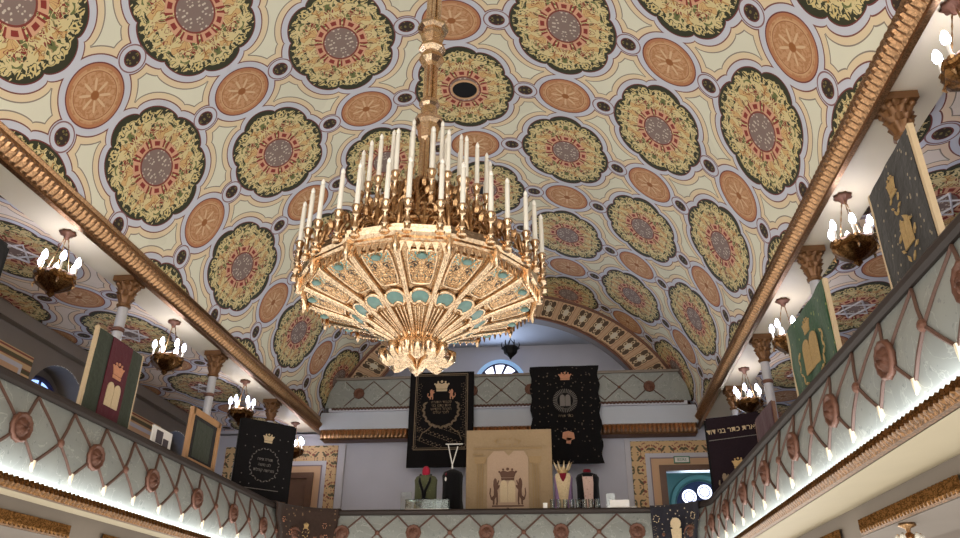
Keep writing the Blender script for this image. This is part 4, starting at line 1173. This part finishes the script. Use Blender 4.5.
# leafy bell below the hub
def bell(r, z, a, i):
    w = abs(math.cos(8*(a-aim)/2*1.0))
    return r*(1+.05*math.cos(32*a)+(.10*w if z < cz(3.11) else 0)), z-(.08*w if z < cz(3.05) else 0)
mb = MB(); L(mb, [(.24, 3.27), (.29, 3.26), (.30, 3.23), (.25, 3.21), (.29, 3.18), (.35, 3.14), (.37, 3.11), (.34, 3.08), (.355, 3.05), (.34, 3.02), (.28, 3.0), (.2, 3.02), (.1, 3.03), (.05, 2.99), (.01, 2.95)], 128, aim, mod=bell, cap=False)
mb.build('leaf_bell', M_GOLDS, ch, True)
for k in range(8):
    a = aim+k*PI/4
    MB().tube([(.36*math.cos(a), .36*math.sin(a), cz(3.12)), (.43*math.cos(a), .43*math.sin(a), cz(3.08)), (.42*math.cos(a), .42*math.sin(a), cz(3.02)), (.34*math.cos(a), .34*math.sin(a), cz(2.95)), (.3*math.cos(a), .3*math.sin(a), cz(2.92))], [.03, .055, .06, .045, .01], 7).build('leaf', M_GOLDS, ch, True)

# ------------------------------------------------------------------ light
W = bpy.data.worlds.new('World'); sc.world = W; W.use_nodes = True
NT = W.node_tree
# surroundings: dim below, brighter upward, with window-like bars and spots added for gilt sparkle
bg = NT.nodes['Background']
tc_ = NT.nodes.new('ShaderNodeTexCoord'); sp_w = NT.nodes.new('ShaderNodeSeparateXYZ'); NT.links.new(tc_.outputs['Generated'], sp_w.inputs[0])
dx, dy, dz = S(sp_w.outputs[0]), S(sp_w.outputs[1]), S(sp_w.outputs[2])
ramp = m_('SMOOTHSTEP', dz, -.95, .1) if False else m_('MULTIPLY_ADD', mn(mx(dz, -.9), .1)+.9, 1.0, 0.0)
az = m_('ARCTAN2', dx, dy)
glint_bars = m_('MULTIPLY', m_('COSINE', az*16.0) > .35, m_('MULTIPLY', dz > -.22, dz < .30))
spots = m_('MULTIPLY', voro(S(tc_.outputs['Generated']), 9.0) < .16, dz < -.1)
bg.inputs[0].default_value = (1.0, .94, .85, 1)
put(bg.inputs[1], 1.0 + ramp*1.1 + glint_bars*2.6 + spots*5.0)
def area(loc, rot, sx, sy, e, c):
    l = bpy.data.lights.new('cove_light', 'AREA'); l.shape = 'RECTANGLE'; l.size = sx; l.size_y = sy; l.energy = e; l.color = c
    o = bpy.data.objects.new('cove_light', l); C.objects.link(o); o.location = loc; o.rotation_euler = rot; return o
# strip lights in the gutter behind the gilt trim of both side galleries
for sg in (-1, 1):
    o = area((0, 0, 0), (0, 0, 0), 18.0, .03, 65, (.93, .98, 1))
    z = Vector((-sg*.55, 0, -.83)); y = Vector((0, 1, 0))   # lamp shines along -z: towards the wall and upward
    X = y; Zv = z.normalized(); Yv = Zv.cross(X)
    M = Matrix((X, Yv, Zv)).transposed().to_4x4(); M.translation = Vector((sg*(XB-.20), 7.0, 1.70)); o.matrix_world = M
# daylight through the choir window and the window behind the right door
area((wx, 24.85, wz), (math.radians(90), 0, PI), 1.1, 1.1, 60, (.62, .75, 1)).rotation_euler = (math.radians(-90), 0, 0)
area((RWX, 24.2, RWZ), (math.radians(-90), 0, 0), 1.0, 1.0, 110, (.7, .85, 1))

# ------------------------------------------------------------------ camera
cam = bpy.data.cameras.new('camera'); co = bpy.data.objects.new('camera', cam); C.objects.link(co)
f_px, pit, yaw, rol = 760.34, .466, .115, .010
cy_, sy_, cp_, sp_ = math.cos(yaw), math.sin(yaw), math.cos(pit), math.sin(pit)
Fv = Vector((-sy_*cp_, cy_*cp_, sp_)); Rv = Vector((cy_, sy_, 0)); Uv = Rv.cross(Fv)
c_, s2 = math.cos(rol), math.sin(rol)
R2 = Rv*c_+Uv*s2; U2 = -Rv*s2+Uv*c_
M = Matrix((R2, U2, -Fv)).transposed().to_4x4(); M.translation = Vector((1.706, 0, 0)); co.matrix_world = M
cam.sensor_width = 36; cam.lens = f_px/960*36; cam.clip_end = 200
sc.camera = co
vs_ = sc.view_settings
vs_.view_transform = 'Standard'; vs_.look = 'None'; vs_.gamma = 1; vs_.use_curve_mapping = False; vs_.exposure = 0.1
